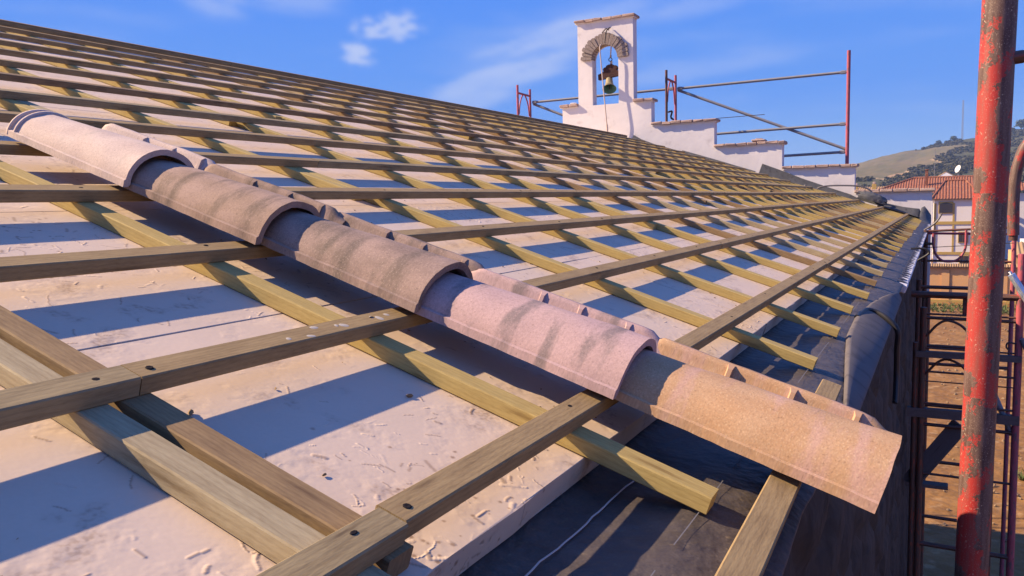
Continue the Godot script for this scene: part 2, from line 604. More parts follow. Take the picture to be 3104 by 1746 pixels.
# red paint chipped down to rust, with cement splashes, the shaded side painted darker with rust; once round a pole by a quarter metre
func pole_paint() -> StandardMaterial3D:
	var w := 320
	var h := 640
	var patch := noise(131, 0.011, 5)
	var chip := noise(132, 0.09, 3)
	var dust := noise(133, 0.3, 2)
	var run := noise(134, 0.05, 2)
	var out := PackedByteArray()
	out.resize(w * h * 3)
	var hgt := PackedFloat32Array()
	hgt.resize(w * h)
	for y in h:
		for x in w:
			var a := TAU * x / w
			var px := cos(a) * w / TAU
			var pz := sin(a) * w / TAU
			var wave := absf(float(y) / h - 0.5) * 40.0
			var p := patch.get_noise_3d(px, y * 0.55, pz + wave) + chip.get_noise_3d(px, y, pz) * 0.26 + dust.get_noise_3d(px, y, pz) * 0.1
			var paint := smoothstep(-0.005, 0.035, p + 0.20 * cos(a - 0.75) - 0.10)  # rust gathers away from the sun: part wear, part shade painted into the colour
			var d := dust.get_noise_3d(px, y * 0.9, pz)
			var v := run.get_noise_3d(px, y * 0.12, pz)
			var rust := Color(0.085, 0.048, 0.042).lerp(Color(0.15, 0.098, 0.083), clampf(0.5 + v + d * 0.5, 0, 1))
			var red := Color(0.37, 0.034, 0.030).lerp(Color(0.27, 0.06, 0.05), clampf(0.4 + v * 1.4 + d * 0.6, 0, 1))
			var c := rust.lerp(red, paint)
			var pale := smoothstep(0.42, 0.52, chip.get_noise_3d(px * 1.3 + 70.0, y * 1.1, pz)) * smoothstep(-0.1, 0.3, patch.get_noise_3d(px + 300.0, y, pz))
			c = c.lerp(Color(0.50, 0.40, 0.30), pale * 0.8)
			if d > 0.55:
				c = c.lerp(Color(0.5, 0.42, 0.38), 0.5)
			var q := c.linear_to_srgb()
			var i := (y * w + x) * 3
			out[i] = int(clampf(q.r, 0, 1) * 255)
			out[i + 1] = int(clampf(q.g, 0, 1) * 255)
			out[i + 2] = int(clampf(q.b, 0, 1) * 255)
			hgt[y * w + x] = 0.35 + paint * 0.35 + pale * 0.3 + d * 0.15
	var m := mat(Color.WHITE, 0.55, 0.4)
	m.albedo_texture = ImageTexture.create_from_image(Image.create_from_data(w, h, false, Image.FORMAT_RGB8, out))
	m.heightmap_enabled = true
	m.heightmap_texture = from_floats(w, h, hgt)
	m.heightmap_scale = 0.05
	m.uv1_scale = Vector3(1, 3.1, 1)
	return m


# ------------------------------------------------------------------ sky
func sky_image() -> Image:
	var w := 1536
	var h := 768
	var wisps := noise(77, 2.2, 5)
	var puffs := noise(78, 9.0, 5)
	var veil := noise(79, 1.1, 4)
	# a cloud: middle direction, width and height in radians, slant, strength, kind
	var clouds := [
		[Vector3(0.79, 0.205, -0.57), 0.044, 0.016, 0.10, 0.8, 1], [Vector3(0.775, 0.178, -0.60), 0.020, 0.016, 0.0, 0.85, 1],
		[Vector3(0.875, 0.152, -0.46), 0.11, 0.018, 0.28, 0.55, 0], [Vector3(0.895, 0.195, -0.405), 0.10, 0.018, 0.22, 0.5, 0],
		[Vector3(0.855, 0.125, -0.50), 0.05, 0.02, 0.2, 0.45, 0], [Vector3(0.66, 0.245, -0.71), 0.045, 0.03, -0.25, 0.6, 0], [Vector3(0.72, 0.235, -0.65), 0.06, 0.02, -0.1, 0.35, 0],
		[Vector3(0.93, 0.22, -0.29), 0.16, 0.02, 0.15, 0.28, 0], [Vector3(0.95, 0.15, -0.27), 0.15, 0.015, 0.1, 0.18, 0],
		[Vector3(-0.3, 0.5, -0.8), 0.3, 0.06, 0.2, 0.6, 0], [Vector3(-0.8, 0.35, 0.4), 0.3, 0.06, -0.1, 0.6, 0], [Vector3(0.2, 0.4, 0.9), 0.4, 0.06, 0.1, 0.5, 0],
	]
	for c in clouds:
		c[0] = c[0].normalized()
		c.append(atan2(c[0].x, -c[0].z))
		c.append(asin(c[0].y))
	var to_sun := Vector3(-0.75, 1.86, -2.44).normalized()
	var lut := PackedByteArray()
	for i in 2049:
		lut.append(int(clampf(Color(i / 2048.0, 0, 0).linear_to_srgb().r, 0, 1) * 255))
	var out := PackedByteArray()
	out.resize(w * h * 3)
	for y in h:
		var near := []
		var el := PI * (0.5 - (y + 0.5) / h)
		var e := maxf(el, 0.0) / (PI / 2)
		# pale blue at the horizon, a deep blue soon above it
		var base := Color(0.300, 0.545, 0.90).lerp(Color(0.11, 0.34, 0.96), smoothstep(0.0, 0.085, e))
		base = base.lerp(Color(0.052, 0.252, 0.99), smoothstep(0.07, 0.22, e))
		base = base.lerp(Color(0.065, 0.20, 0.70), smoothstep(0.22, 0.9, e))
		if el < 0:
			base = Color(0.30, 0.56, 0.945).lerp(Color(0.20, 0.15, 0.10), smoothstep(0.0, 0.08, -el))
		for k in clouds:
			if el > 0 and absf(el - k[7]) < k[2] * 2.5 + k[1] * 3.0 * absf(k[3]):
				near.append(k)
		for x in w:
			var az := TAU * (x + 0.5) / w
			var c := base
			if el > 0:
				var dens := 0.0
				for k in near:
					var da: float = wrapf(az - k[6], -PI, PI) * cos(el)
					if absf(da) > k[1] * 3.0:
						continue
					var de: float = el - k[7] - da * k[3]
					var g := exp(-(da * da) / (k[1] * k[1]) - (de * de) / (k[2] * k[2]))
					if g < 0.02:
						continue
					var t := 0.0
					if k[5] == 1:
						t = puffs.get_noise_3d(az * 4.5 + el * 3.0, el * 13.0, 0.0) * 1.7 + 0.42
					else:
						t = wisps.get_noise_3d(az * 3.2, (el - da * k[3]) * 16.0, 3.0) * 0.9 + puffs.get_noise_3d(az * 1.5, (el - da * k[3]) * 9.0, 5.0) * 0.35 + 0.55
					dens = maxf(dens, smoothstep(0.22, 1.0, g * 0.62 + t * g) * k[4])
				var v := veil.get_noise_3d(az * 1.6 + el * 1.5, el * 9.0, 1.0) * 0.7 + wisps.get_noise_3d(az * 2.5, el * 14.0, 8.0) * 0.5
				dens = clampf(dens + (0.02 + smoothstep(-0.05, 0.6, v) * 0.17), 0, 1)
				c = c.lerp(Color(0.66, 0.74, 0.98), dens * 0.8)
				# the bright air round the sun
				var gap := acos(clampf(Vector3(sin(az) * cos(el), sin(el), -cos(az) * cos(el)).dot(to_sun), -1, 1))
				c += Color(0.85, 0.72, 0.54) * exp(-gap / 0.22)
				c = Color(minf(c.r, 1), minf(c.g, 1), minf(c.b, 1))
			var i := (y * w + x) * 3
			out[i] = lut[clampi(int(c.r * 2048), 0, 2048)]
			out[i + 1] = lut[clampi(int(c.g * 2048), 0, 2048)]
			out[i + 2] = lut[clampi(int(c.b * 2048), 0, 2048)]
	return Image.create_from_data(w, h, false, Image.FORMAT_RGB8, out)


# ------------------------------------------------------------------ the scene
func _ready() -> void:
	rng.seed = 2024
	var cam := Camera3D.new()
	cam.name = "camera"
	add_child(cam)
	cam.transform = Transform3D(Basis(Vector3(0.46338566, -0.02440553, 0.88582058), Vector3(0.10169592, 0.99448094, -0.02579935), Vector3(-0.88030204, 0.10203939, 0.46331014)).orthonormalized(), Vector3(0, 0.45220577, 0.14958752))
	cam.fov = 38.8397
	cam.near = 0.02
	cam.far = 3000
	var env := Environment.new()
	var sky := Sky.new()
	var pano := PanoramaSkyMaterial.new()
	pano.panorama = ImageTexture.create_from_image(sky_image())
	pano.energy_multiplier = 0.41
	sky.sky_material = pano
	env.background_mode = Environment.BG_SKY
	env.sky = sky
	env.tonemap_mode = Environment.TONE_MAPPER_LINEAR
	env.tonemap_exposure = 2.35
	env.sdfgi_enabled = true
	env.ssao_enabled = true
	env.ssil_enabled = true
	env.fog_enabled = true
	env.fog_density = 0.0004
	env.fog_light_color = Color(0.62, 0.74, 0.95)
	var we := WorldEnvironment.new()
	we.name = "surroundings"
	we.environment = env
	add_child(we)
	var sun := DirectionalLight3D.new()
	sun.name = "sun"
	add_child(sun)
	sun.look_at_from_position(Vector3.ZERO, Vector3(0.75, -1.86, 2.44), Vector3.UP)
	sun.light_energy = 1.6
	sun.light_color = Color(1.0, 0.88, 0.72)
	sun.light_angular_distance = 0.5
	sun.shadow_enabled = true
	make_materials()
	build_ground()
	build_hills()
	build_houses()
	build_chapel()
	build_gable()
	build_roof()
	build_tiles()
	build_scaffolds()
	build_loose_things()


func build_ground() -> void:
	var rows := []
	var uv := []
	var bump := noise(400, 0.15, 4)
	var xs := []
	for i in 60:
		xs.append(-20.0 + i * 1.5)
	for x in [75, 85, 100, 120, 150, 200, 300, 500, 800, 1500, 3000]:
		xs.append(float(x))
	for x in xs:
		var row := PackedVector3Array()
		var line := []
		var zs := [-3000, -1000, -400, -150, -60, -30, -20, -14]
		for k in 56:
			zs.append(-10.8 + k * 0.75)
		zs.append_array([34, 40, 50, 70, 100, 200, 500, 1500, 3000])
		for z in zs:
			var y := GROUND
			if x > 1 and x < 62 and z > 0.5 and z < 32:
				y += bump.get_noise_2d(x, z) * 0.12
			row.append(Vector3(x, y, z))
			line.append(Vector2(x, z))
		rows.append(row)
		uv.append(line)
	var back := []
	for k in rows[0].size():
		back.append(rows[0][k] - Vector3(1500, 0, 0))
	rows.push_front(PackedVector3Array(back))
	uv.push_front(uv[0])
	structure("ground", sheet(rows, uv).commit(), mats.ground)
	# stones and weeds scattered over the earth below the scaffold
	var r := RandomNumberGenerator.new()
	r.seed = 5
	var mm := MultiMesh.new()
	mm.transform_format = MultiMesh.TRANSFORM_3D
	mm.mesh = block(Vector3(1, 0.6, 0.8), 0.2, 0.15, 4)
	mm.instance_count = 1100
	for i in 1100:
		var p := Vector3(r.randf_range(17, 58), GROUND + 0.02, r.randf_range(0.3, 9))
		var s := r.randf_range(0.03, 0.11) * (1.0 + 1.3 * float(i % 23 == 0))
		mm.set_instance_transform(i, Transform3D(Basis.from_euler(Vector3(r.randf() * TAU, r.randf() * TAU, r.randf() * TAU)).scaled(Vector3.ONE * s), p))
	var o := MultiMeshInstance3D.new()
	o.multimesh = mm
	o.material_override = mats.pebble
	o.name = numbered("gravel")
	add_child(o, true)
	o.set_meta("kind", "stuff")
	tag(o, "pale stones scattered over the bare orange earth below the scaffold", "stones")
	var blade := st_new()
	for k in 9:
		var a := TAU * k / 9.0
		var d := Vector3(cos(a), 0, sin(a))
		var side := Vector3(-d.z, 0, d.x) * 0.12
		tri(blade, d * 0.1 - side, d * 0.1 + side, d * r.randf_range(0.4, 0.8) + Vector3.UP * r.randf_range(0.4, 1.0), Vector3.UP)
	var wm := MultiMesh.new()
	wm.transform_format = MultiMesh.TRANSFORM_3D
	wm.mesh = blade.commit()
	wm.instance_count = 420
	for i in 420:
		var strip := 0 if i % 7 else 1
		var p := Vector3(r.randf_range(50, 53.5), GROUND, r.randf_range(-1, 6))
		if strip == 1:
			p = Vector3(r.randfn() * 0.7 + 21.5, GROUND, r.randf_range(1.8, 3.2))
		elif strip == 2:
			p = Vector3(r.randfn() * 3.0 + 38, GROUND, r.randf_range(0.4, 5))
		wm.set_instance_transform(i, Transform3D(Basis(Vector3.UP, r.randf() * TAU).scaled(Vector3.ONE * r.randf_range(0.1, 0.3)), p))
	var w := MultiMeshInstance3D.new()
	w.multimesh = wm
	w.material_override = mats.weed
	w.name = numbered("weeds")
	add_child(w, true)
	w.set_meta("kind", "stuff")
	tag(w, "low green weeds growing in the bare earth before the peach wall", "weeds")


func skyline(z: float) -> float:
	var sz := [-3000.0, -400.0, -150.0, -80.0, -51.0, -47.0, -36.0, -21.0, -13.0, -4.0, 6.0, 16.0, 36.0, 44.0, 90.0, 200.0, 400.0, 3000.0]
	var sy := [-6.0, -6.0, 0.0, 14.0, 22.0, 23.0, 26.0, 29.0, 29.5, 32.0, 34.0, 35.0, 38.0, 39.0, 46.0, 60.0, 70.0, 80.0]
	for i in sz.size() - 1:
		if z <= sz[i + 1]:
			return lerpf(sy[i], sy[i + 1], clampf((z - sz[i]) / (sz[i + 1] - sz[i]), 0, 1))
	return 80.0


func hill_height(x: float, z: float) -> float:
	var t := clampf((x - 150.0) / 450.0, 0, 1.8)
	var g := pow(t, 1.15) if t < 1 else 1.0 - (t - 1.0) * 0.4
	return GROUND - 0.05 + (skyline(z) - GROUND) * g


func build_hills() -> void:
	var field := PackedVector2Array([Vector2(260, -140), Vector2(347, -30), Vector2(332, -18.8), Vector2(339, -12.9), Vector2(390, -12.1), Vector2(391, -7.2), Vector2(395, 0.9), Vector2(439, -4.5), Vector2(464, -0.4), Vector2(499, 3.6), Vector2(511, 13.6), Vector2(521, 13.9), Vector2(561, -3.3), Vector2(577, -12.2), Vector2(640, -30), Vector2(640, -140)])
	var tan_patch := PackedVector2Array([Vector2(331, -19.2), Vector2(338, -12.6), Vector2(391, -11.6), Vector2(393, -9.6), Vector2(368, -14), Vector2(348, -18.6)])
	var path := PackedVector2Array([Vector2(347, -30), Vector2(332, -18.8), Vector2(339, -12.9), Vector2(390, -12.1), Vector2(391, -7.2), Vector2(395, 0.9), Vector2(439, -4.5), Vector2(464, -0.4)])
	var n1 := noise(500, 0.03, 4)
	var n2 := noise(501, 0.16, 3)
	var st := st_new()
	var xs := []
	var zs := []
	for i in 121:
		xs.append(150.0 + i * 4.0)
	for x in [680, 760, 900]:
		xs.append(float(x))
	for z in [-1500, -800, -400, -250, -150, -110, -85, -70]:
		zs.append(float(z))
	for i in 120:
		zs.append(-60.0 + i * 1.0)
	for z in [66, 75, 90, 120, 180, 260, 400, 800, 1500]:
		zs.append(float(z))
	var rows := []
	var tint := []
	for x in xs:
		var row := PackedVector3Array()
		var line := []
		for z in zs:
			row.append(Vector3(x, hill_height(x, z) + n2.get_noise_2d(x * 0.3, z) * 0.35, z))
			var p := Vector2(x, z)
			var v := n1.get_noise_2d(x * 0.4, z) * 0.5 + n2.get_noise_2d(x * 0.2, z) * 0.35
			var c := Color(0.058, 0.062, 0.030).lerp(Color(0.10, 0.088, 0.048), clampf(0.4 + v, 0, 1))
			if Geometry2D.is_point_in_polygon(p, field):
				c = Color(0.105, 0.098, 0.05).lerp(Color(0.165, 0.128, 0.074), clampf(0.35 + v * 1.2, 0, 1))
			if Geometry2D.is_point_in_polygon(p, tan_patch):
				c = Color(0.30, 0.205, 0.115)
			for k in path.size() - 1:
				var q := Geometry2D.get_closest_point_to_segment(Vector2(x / 3.0, z), Vector2(path[k].x / 3.0, path[k].y), Vector2(path[k + 1].x / 3.0, path[k + 1].y))
				if q.distance_to(Vector2(x / 3.0, z)) < 0.8:
					c = Color(0.30, 0.22, 0.13)
			if z > 29 and absf(x - (492.0 - (z - 30.0) * 3.0)) < 4.0:
				c = Color(0.30, 0.21, 0.12)
			line.append(c)
		rows.append(row)
		tint.append(line)
	for i in xs.size() - 1:
		for j in zs.size() - 1:
			for t in [[0, 0], [0, 1], [1, 1], [0, 0], [1, 1], [1, 0]]:
				st.set_color(tint[i + t[0]][j + t[1]])
				st.add_vertex(rows[i + t[0]][j + t[1]])
	st.index()
	st.generate_normals()
	structure("hills", st.commit(), mats.hill)
	# scrub that reads as one dark mass on the slope beside the field
	var r := RandomNumberGenerator.new()
	r.seed = 8
	var mm := MultiMesh.new()
	mm.transform_format = MultiMesh.TRANSFORM_3D
	mm.use_colors = true
	mm.mesh = foliage(70, 0.34, 12)
	var spots := []
	while spots.size() < 2600:
		var p := Vector2(r.randf_range(230, 600), r.randf_range(-40, 62))
		if Geometry2D.is_point_in_polygon(p, field) or n1.get_noise_2d(p.x * 0.4, p.y) < -0.22:
			continue
		spots.append(p)
	mm.instance_count = spots.size()
	for i in spots.size():
		var p: Vector2 = spots[i]
		var s := r.randf_range(0.35, 1.05)
		mm.set_instance_transform(i, Transform3D(Basis(Vector3.UP, r.randf() * TAU).scaled(Vector3(s * 1.4, s, s * 1.4)), Vector3(p.x, hill_height(p.x, p.y) + s * 0.4, p.y)))
		var k := r.randf_range(0.75, 1.25)
		mm.set_instance_color(i, Color(0.062 * k, 0.060 * k, 0.034 * k))
	var o := MultiMeshInstance3D.new()
	o.multimesh = mm
	o.material_override = mats.bush
	o.name = numbered("scrub")
	add_child(o, true)
	o.set_meta("kind", "stuff")
	tag(o, "dark green scrub covering the hillside beside the tan field", "scrub")
	var kinds := [[587.0, -2.7, 2.9, "small round tree on the hill crest, nearer the long field"], [590.0, 5.7, 3.4, "taller tree on the hill crest, just left of the radio mast"],
		[584.0, 36.7, 3.0, "dark tree on the skyline, just right of the near red pole"], [595.0, 42.2, 6.0, "largest dark tree on the skyline, at the photo's right edge"]]
	for k in kinds:
		var y := hill_height(k[0], k[1])
		var t := thing("hill_tree", k[3], "tree", Vector3(k[0], y, k[1]), "trees on the hill crest")
		var s: float = k[2]
		part("trunk", bar(Vector3.ZERO, Vector3(0, s * 0.5, 0), 0.12 * s / 3.0, 6), mats.bark, t)
		var crown := part("crown", foliage(420, 0.16, int(k[0])), mats.bush, t, Vector3(0, s * 0.62, 0))
		crown.scale = Vector3(s * 0.62, s * 0.45, s * 0.62)
		var cm: StandardMaterial3D = mats.bush.duplicate()
		cm.albedo_color = lin(0.055, 0.066, 0.03)
		crown.material_override = cm


# a clump of many small leaf faces in a uneven ball of radius one
func foliage(n: int, leaf: float, s: int) -> ArrayMesh:
	var r := RandomNumberGenerator.new()
	r.seed = s
	var shape := noise(s, 0.9, 2)
	var st := st_new()
	st.set_color(Color.WHITE)
	for i in n:
		var d := Vector3(r.randfn(), r.randfn(), r.randfn()).normalized()
		var p := d * (0.55 + 0.45 * sqrt(r.randf())) * (0.85 + 0.6 * shape.get_noise_3dv(d * 1.5))
		var a := Vector3(r.randfn(), r.randfn(), r.randfn()).normalized() * leaf
		var b := a.cross(d + Vector3(r.randfn(), r.randfn(), r.randfn()) * 0.4).normalized() * leaf * 0.8
		st.set_color(Color.WHITE)
		tri(st, p - a, p + b, p + a, d)
		tri(st, p - a, p - b, p + a, d)
	return st.commit()


# rows of barrel tiles on a roof plane given by its four corners: eave left, eave right, ridge right, ridge left
func tiled(a: Vector3, b: Vector3, c: Vector3, d: Vector3, pitch := 0.3, high := 0.07) -> ArrayMesh:
	var st := st_new()
	var eave := b - a
	var n := int(eave.length() / pitch)
	var up := (d - a).cross(eave).normalized()
	if up.y < 0:
		up = -up
	var rows := []
	var per := 6
	for i in n * per + 1:
		var f := float(i) / (n * per)
		var e := a.lerp(b, f)
		var g := eave.normalized()
		# the line up the slope from e until it meets the outline (hips cut it short)
		var slope := (up.cross(g)).normalized()
		if slope.y < 0:
			slope = -slope
		var s0 := (d - a).dot(g)
		var s1 := (c - a).dot(g)
		var x := (e - a).dot(g)
		var full := (d - a).dot(slope)
		var long := full
		if x < s0:
			long = full * x / maxf(s0, 0.001)
		elif x > s1:
			long = full * (eave.length() - x) / maxf(eave.length() - s1, 0.001)
		var lift := up * high * (0.5 - 0.5 * cos(TAU * f * n))
		var row := PackedVector3Array()
		for k in 5:
			row.append(e + slope * long * k / 4.0 + lift)
		rows.append(row)
	sheet(rows, [], st)
	return st.commit()


func wall_window(house: Node3D, x: float, z0: float, z1: float, y0: float, y1: float, arched := false) -> void:
	var zc := (z0 + z1) / 2
	var w := part("window", block(Vector3(0.10, y1 - y0 + 0.16, z1 - z0 + 0.12), 0.01), mats.yellow, house, Vector3(x - 0.03, (y0 + y1) / 2, zc))
	if arched:
		var out := PackedVector2Array([Vector2(z0 - zc, y0), Vector2(z1 - zc, y0)])
		for i in 9:
			var f := i / 8.0
			out.append(Vector2(lerpf(z1, z0, f) - zc, y1 - 0.14 + 0.14 * sin(PI * f)))
		part("shutter", prism(out, -0.02, 0.02).commit(), mats.pane, w, Vector3(-0.055, -(y0 + y1) / 2, 0))
	else:
		part("pane", block(Vector3(0.03, y1 - y0, z1 - z0), 0.004), mats.pane, w, Vector3(-0.055, 0, 0))
		part("frame", block(Vector3(0.03, y1 - y0, 0.06), 0.004), mats.dark_wood, w, Vector3(-0.068, 0, 0))


func build_houses() -> void:
	# the white house with yellow bands
	var h := thing("white_house", "white house with yellow bands and red tiled hip roof beyond the peach wall", "house", Vector3(85, GROUND, 1.4))
	var o := Vector3(-85, -GROUND, -1.4)
	part("wall", box(Vector3(85, GROUND, -0.45), Vector3(92, -0.02, 3.3)), mats.house_white, h, o)
	part("rear_wall", box(Vector3(92.01, GROUND, -6.4), Vector3(101, 0.3, 8)), mats.house_white, h, o)
	for y in [[-2.09, -2.37], [-4.88, -5.13]]:
		part("yellow_band", box(Vector3(84.94, y[1], -0.48), Vector3(85.0 - 0.003, y[0], 3.33)), mats.yellow, h, o)
	for z in [[-0.46, -0.28], [1.06, 1.22]]:
		for y in [[-0.425, -2.085], [-2.375, -4.875]]:
			part("pilaster", box(Vector3(84.955, y[1], z[0]), Vector3(85.0 - 0.003, y[0], z[1])), mats.yellow, h, o)
	wall_window(h, 85.0 + o.x, -0.04 + o.z, 1.03 + o.z, -1.29 + o.y, -0.37 + o.y, true)
	wall_window(h, 85.0 + o.x, 1.6 + o.z, 2.3 + o.z, -3.97 + o.y, -3.1 + o.y)
	wall_window(h, 85.0 + o.x, 1.75 + o.z, 2.4 + o.z, -5.95 + o.y, -5.25 + o.y)
	# the front wing's hip roof
	var e := 0.25
	var p := [Vector3(85 - e, -0.05, -0.45 - e), Vector3(85 - e, -0.05, 3.3 + e), Vector3(88.2, 1.62, 2.1), Vector3(88.2, 1.62, 0.42), Vector3(93, -0.05, -0.45 - e), Vector3(93, 1.62, 0.42), Vector3(93, -0.05, 3.3 + e), Vector3(93, 1.62, 2.1)]
	var wing := part("front_roof", tiled(p[0], p[1], p[2], p[3], 0.24), mats.roof_tile, h, o)
	wing.set_meta("kind", "stuff")
	part("side_roof", tiled(p[4], p[0], p[3], p[5], 0.24), mats.roof_tile, h, o)
	part("side_roof", tiled(p[1], p[6], p[7], p[2], 0.24), mats.roof_tile, h, o)
	for q in [[p[0], p[3]], [p[1], p[2]], [p[3], p[2]]]:
		part("hip_tiles", bar(q[0] + Vector3.UP * 0.05, q[1] + Vector3.UP * 0.05, 0.10, 8), mats.roof_tile, h, o)
	part("eaves", box(Vector3(85 - e, -0.13, -0.45 - e), Vector3(85.6, -0.055, 3.3 + e)), mats.dark_wood, h, o)
	# the main roof behind it
	var m := [Vector3(91.6, 0.55, -6.7), Vector3(91.6, 0.55, 8.5), Vector3(96, 2.06, 5.5), Vector3(96, 2.10, -2.5), Vector3(100.4, 0.55, -6.7), Vector3(100.4, 0.55, 8.5)]
	part("main_roof", tiled(m[0], m[1], m[2], m[3], 0.24), mats.roof_tile, h, o)
	part("main_roof", tiled(m[5], m[4], m[3], m[2], 0.24), mats.roof_tile, h, o)
	part("side_roof", tiled(m[4], m[0], m[3], m[3], 0.24), mats.roof_tile, h, o)
	part("side_roof", tiled(m[1], m[5], m[2], m[2], 0.24), mats.roof_tile, h, o)
	part("ridge_tiles", bar(m[3] + Vector3.UP * 0.05, m[2] + Vector3.UP * 0.05, 0.12, 8), mats.roof_tile, h, o)
	part("hip_tiles", bar(m[0] + Vector3.UP * 0.05, m[3] + Vector3.UP * 0.05, 0.11, 8), mats.roof_tile, h, o)
	part("chimney", block(Vector3(0.3, 2.2, 0.26), 0.02), mats.roof_tile, h, Vector3(93.8, 1.75, -1.27) + o)
	part("chimney_cap", block(Vector3(0.4, 0.08, 0.36), 0.02), mats.roof_tile, h, Vector3(93.8, 2.9, -1.27) + o)
	part("drainpipe", bar(Vector3(84.9, -0.1, -0.62), Vector3(84.9, GROUND, -0.62), 0.06, 8), mats.enamel, h, o)
	# what shows over its roof
	var g := thing("white_gable_house", "white gable end peeping over the red tiled roof", "house", Vector3(106, GROUND, 0.5))
	part("gable_wall", prism(PackedVector2Array([Vector2(-0.95, 0), Vector2(0.9, 0), Vector2(0.9, 8.33), Vector2(0.02, 8.85), Vector2(-0.95, 8.31)]), 0, 5).commit(), mats.enamel, g)
	for s in [-1, 1]:
		part("roof", tiled(Vector3(5.1, 8.32, s * 0.97), Vector3(-0.02, 8.32, s * 0.97), Vector3(-0.02, 8.88, 0.02), Vector3(5.1, 8.88, 0.02), 0.25), mats.old_tile, g)
	var a := thing("antenna_mast", "thin grey aerial mast standing up behind the red tiled roof", "antenna", Vector3(104, GROUND, -0.66))
	part("pole", bar(Vector3.ZERO, Vector3(0, 11.45, 0), 0.028, 6), mats.galv, a)
	for k in 3:
		part("stay", bar(Vector3(0, 9.5, 0), Vector3(cos(k * 2.1) * 1.4, 7.5, sin(k * 2.1) * 1.4), 0.008, 5), mats.galv, a)
	var d := thing("satellite_dish", "white satellite dish facing left above the white gable end", "satellite dish", Vector3(104, 1.5, 1.69))
	part("mast", bar(Vector3(0.1, -7.5, 0), Vector3(0.1, 1.5, 0), 0.03, 6), mats.galv, d)
	var rim := []
	for i in 6:
		rim.append(Vector2(0.42 * i / 5.0 + 0.001, 0.10 * pow(i / 5.0, 2)))
	part("dish", lathe(rim, 20), mats.enamel, d, Vector3(0, 1.62, 0), Basis.from_euler(Vector3(-1.15, 0, 0.55)))
	part("feed_arm", bar(Vector3(0, 1.4, -0.1), Vector3(-0.25, 1.65, -0.5), 0.015, 5), mats.galv, d)
	# the house with the yellow chimney, further left
	var y := thing("yellow_chimney_house", "low far house whose yellow chimney shows over the stepped white wall", "house", Vector3(110, GROUND, -8))
	part("wall", box(Vector3(0, 0, -4), Vector3(7, 6.9, 2.4)), mats.yellow, y)
	for s in [-1, 1]:
		part("roof", tiled(Vector3(3.5 + s * 3.8, 6.85, -4.3), Vector3(3.5 + s * 3.8, 6.85, 2.6), Vector3(3.5, 7.5, 2.6), Vector3(3.5, 7.5, -4.3), 0.26), mats.old_tile, y)
	for z in [0.72, -1.3]:
		var c := part("chimney", block(Vector3(0.5, 1.3 if z > 0 else 1.0, 0.5 if z > 0 else 0.32), 0.02), mats.yellow, y, Vector3(0.7, 7.15, z))
		part("chimney_pot", block(Vector3(0.34, 0.32, 0.34), 0.06, 0.02, 3), mats.brick, c, Vector3(0, 0.8 if z > 0 else 0.66, 0))
	# the peach garden wall with its tile coping and the shed behind it
	var w := thing("peach_wall", "long peach rendered wall with a barrel tile coping across the waste ground", "wall", Vector3(55, GROUND, 1.0))
	part("wall", box(Vector3(0, 0, -5), Vector3(0.3, 2.05, 9)), mats.peach, w)
	for z in [0.05, 4.2, -3.4]:
		part("pilaster", box(Vector3(-0.05, 0, z - 0.8), Vector3(-0.003, 1.95, z - 0.38)), mats.peach, w)
	for z in [-0.33, 2.66, 5.6, -2.6]:
		part("joint", box(Vector3(-0.02, 0, z - 0.03), Vector3(-0.002, 1.9, z + 0.03)), mats.groove, w)
	part("plinth", box(Vector3(-0.12, 0, -5), Vector3(-0.005, 0.14, 9)), mats.yellow, w)
	part("coping_bed", box(Vector3(-0.13, 2.05, -5), Vector3(0.45, 2.10, 9)), mats.dark_wood, w)
	var barrel := tube([Vector3(-0.19, 2.10, 0), Vector3(0.14, 2.25, 0)], 0.062, 10).commit()
	var barrel2 := tube([Vector3(0.5, 2.10, 0), Vector3(0.15, 2.25, 0)], 0.062, 8).commit()
	for i in 112:
		part("coping_tile", barrel, mats.old_tile, w, Vector3(rng.randf_range(-0.015, 0.015), rng.randf_range(-0.01, 0.01), -4.9 + i * 0.125))
	var back := st_new()
	for i in 112:
		back.append_from(barrel2, 0, Transform3D(Basis.IDENTITY, Vector3(0, 0, -4.9 + i * 0.125)))
	part("rear_coping", back.commit(), mats.old_tile, w).set_meta("kind", "stuff")
	var s2 := thing("peach_shed", "peach shed with a pale sloping roof behind the peach wall, right of the near pole", "shed", Vector3(60, GROUND, 5.6))
	part("wall", box(Vector3(0, 0, -1.35), Vector3(5, 2.55, 4)), mats.peach, s2)
	part("tall_wall", box(Vector3(2.0, 0, -0.62), Vector3(6, 3.25, 4.2)), mats.house_white, s2)
	part("roof", tiled(Vector3(-0.2, 2.5, -1.45), Vector3(-0.2, 2.5, 4.1), Vector3(2.0, 3.2, 4.1), Vector3(2.0, 3.2, -1.45), 0.25), mats.old_tile, s2)
	var m2 := thing("radio_mast", "slender lattice radio mast on the hill crest beside the near red pole", "mast", Vector3(600, 33.0, 10.6))
	for k in 3:
		var at := Vector3(cos(k * TAU / 3), 0, sin(k * TAU / 3)) * 0.55
		part("leg", bar(at, at * 0.7 + Vector3(0, 26, 0), 0.10, 5), mats.galv, m2)
	var lat := st_new()
	for i in 26:
		for k in 3:
			var a0 := Vector3(cos(k * TAU / 3), 0, sin(k * TAU / 3)) * 0.5
			var a1 := Vector3(cos((k + 1) * TAU / 3), 0, sin((k + 1) * TAU / 3)) * 0.5
			tube([a0 + Vector3(0, i, 0), a1 + Vector3(0, i + 1, 0)], 0.04, 4, lat, false)
	part("lattice", lat.commit(), mats.galv, m2).set_meta("kind", "stuff")


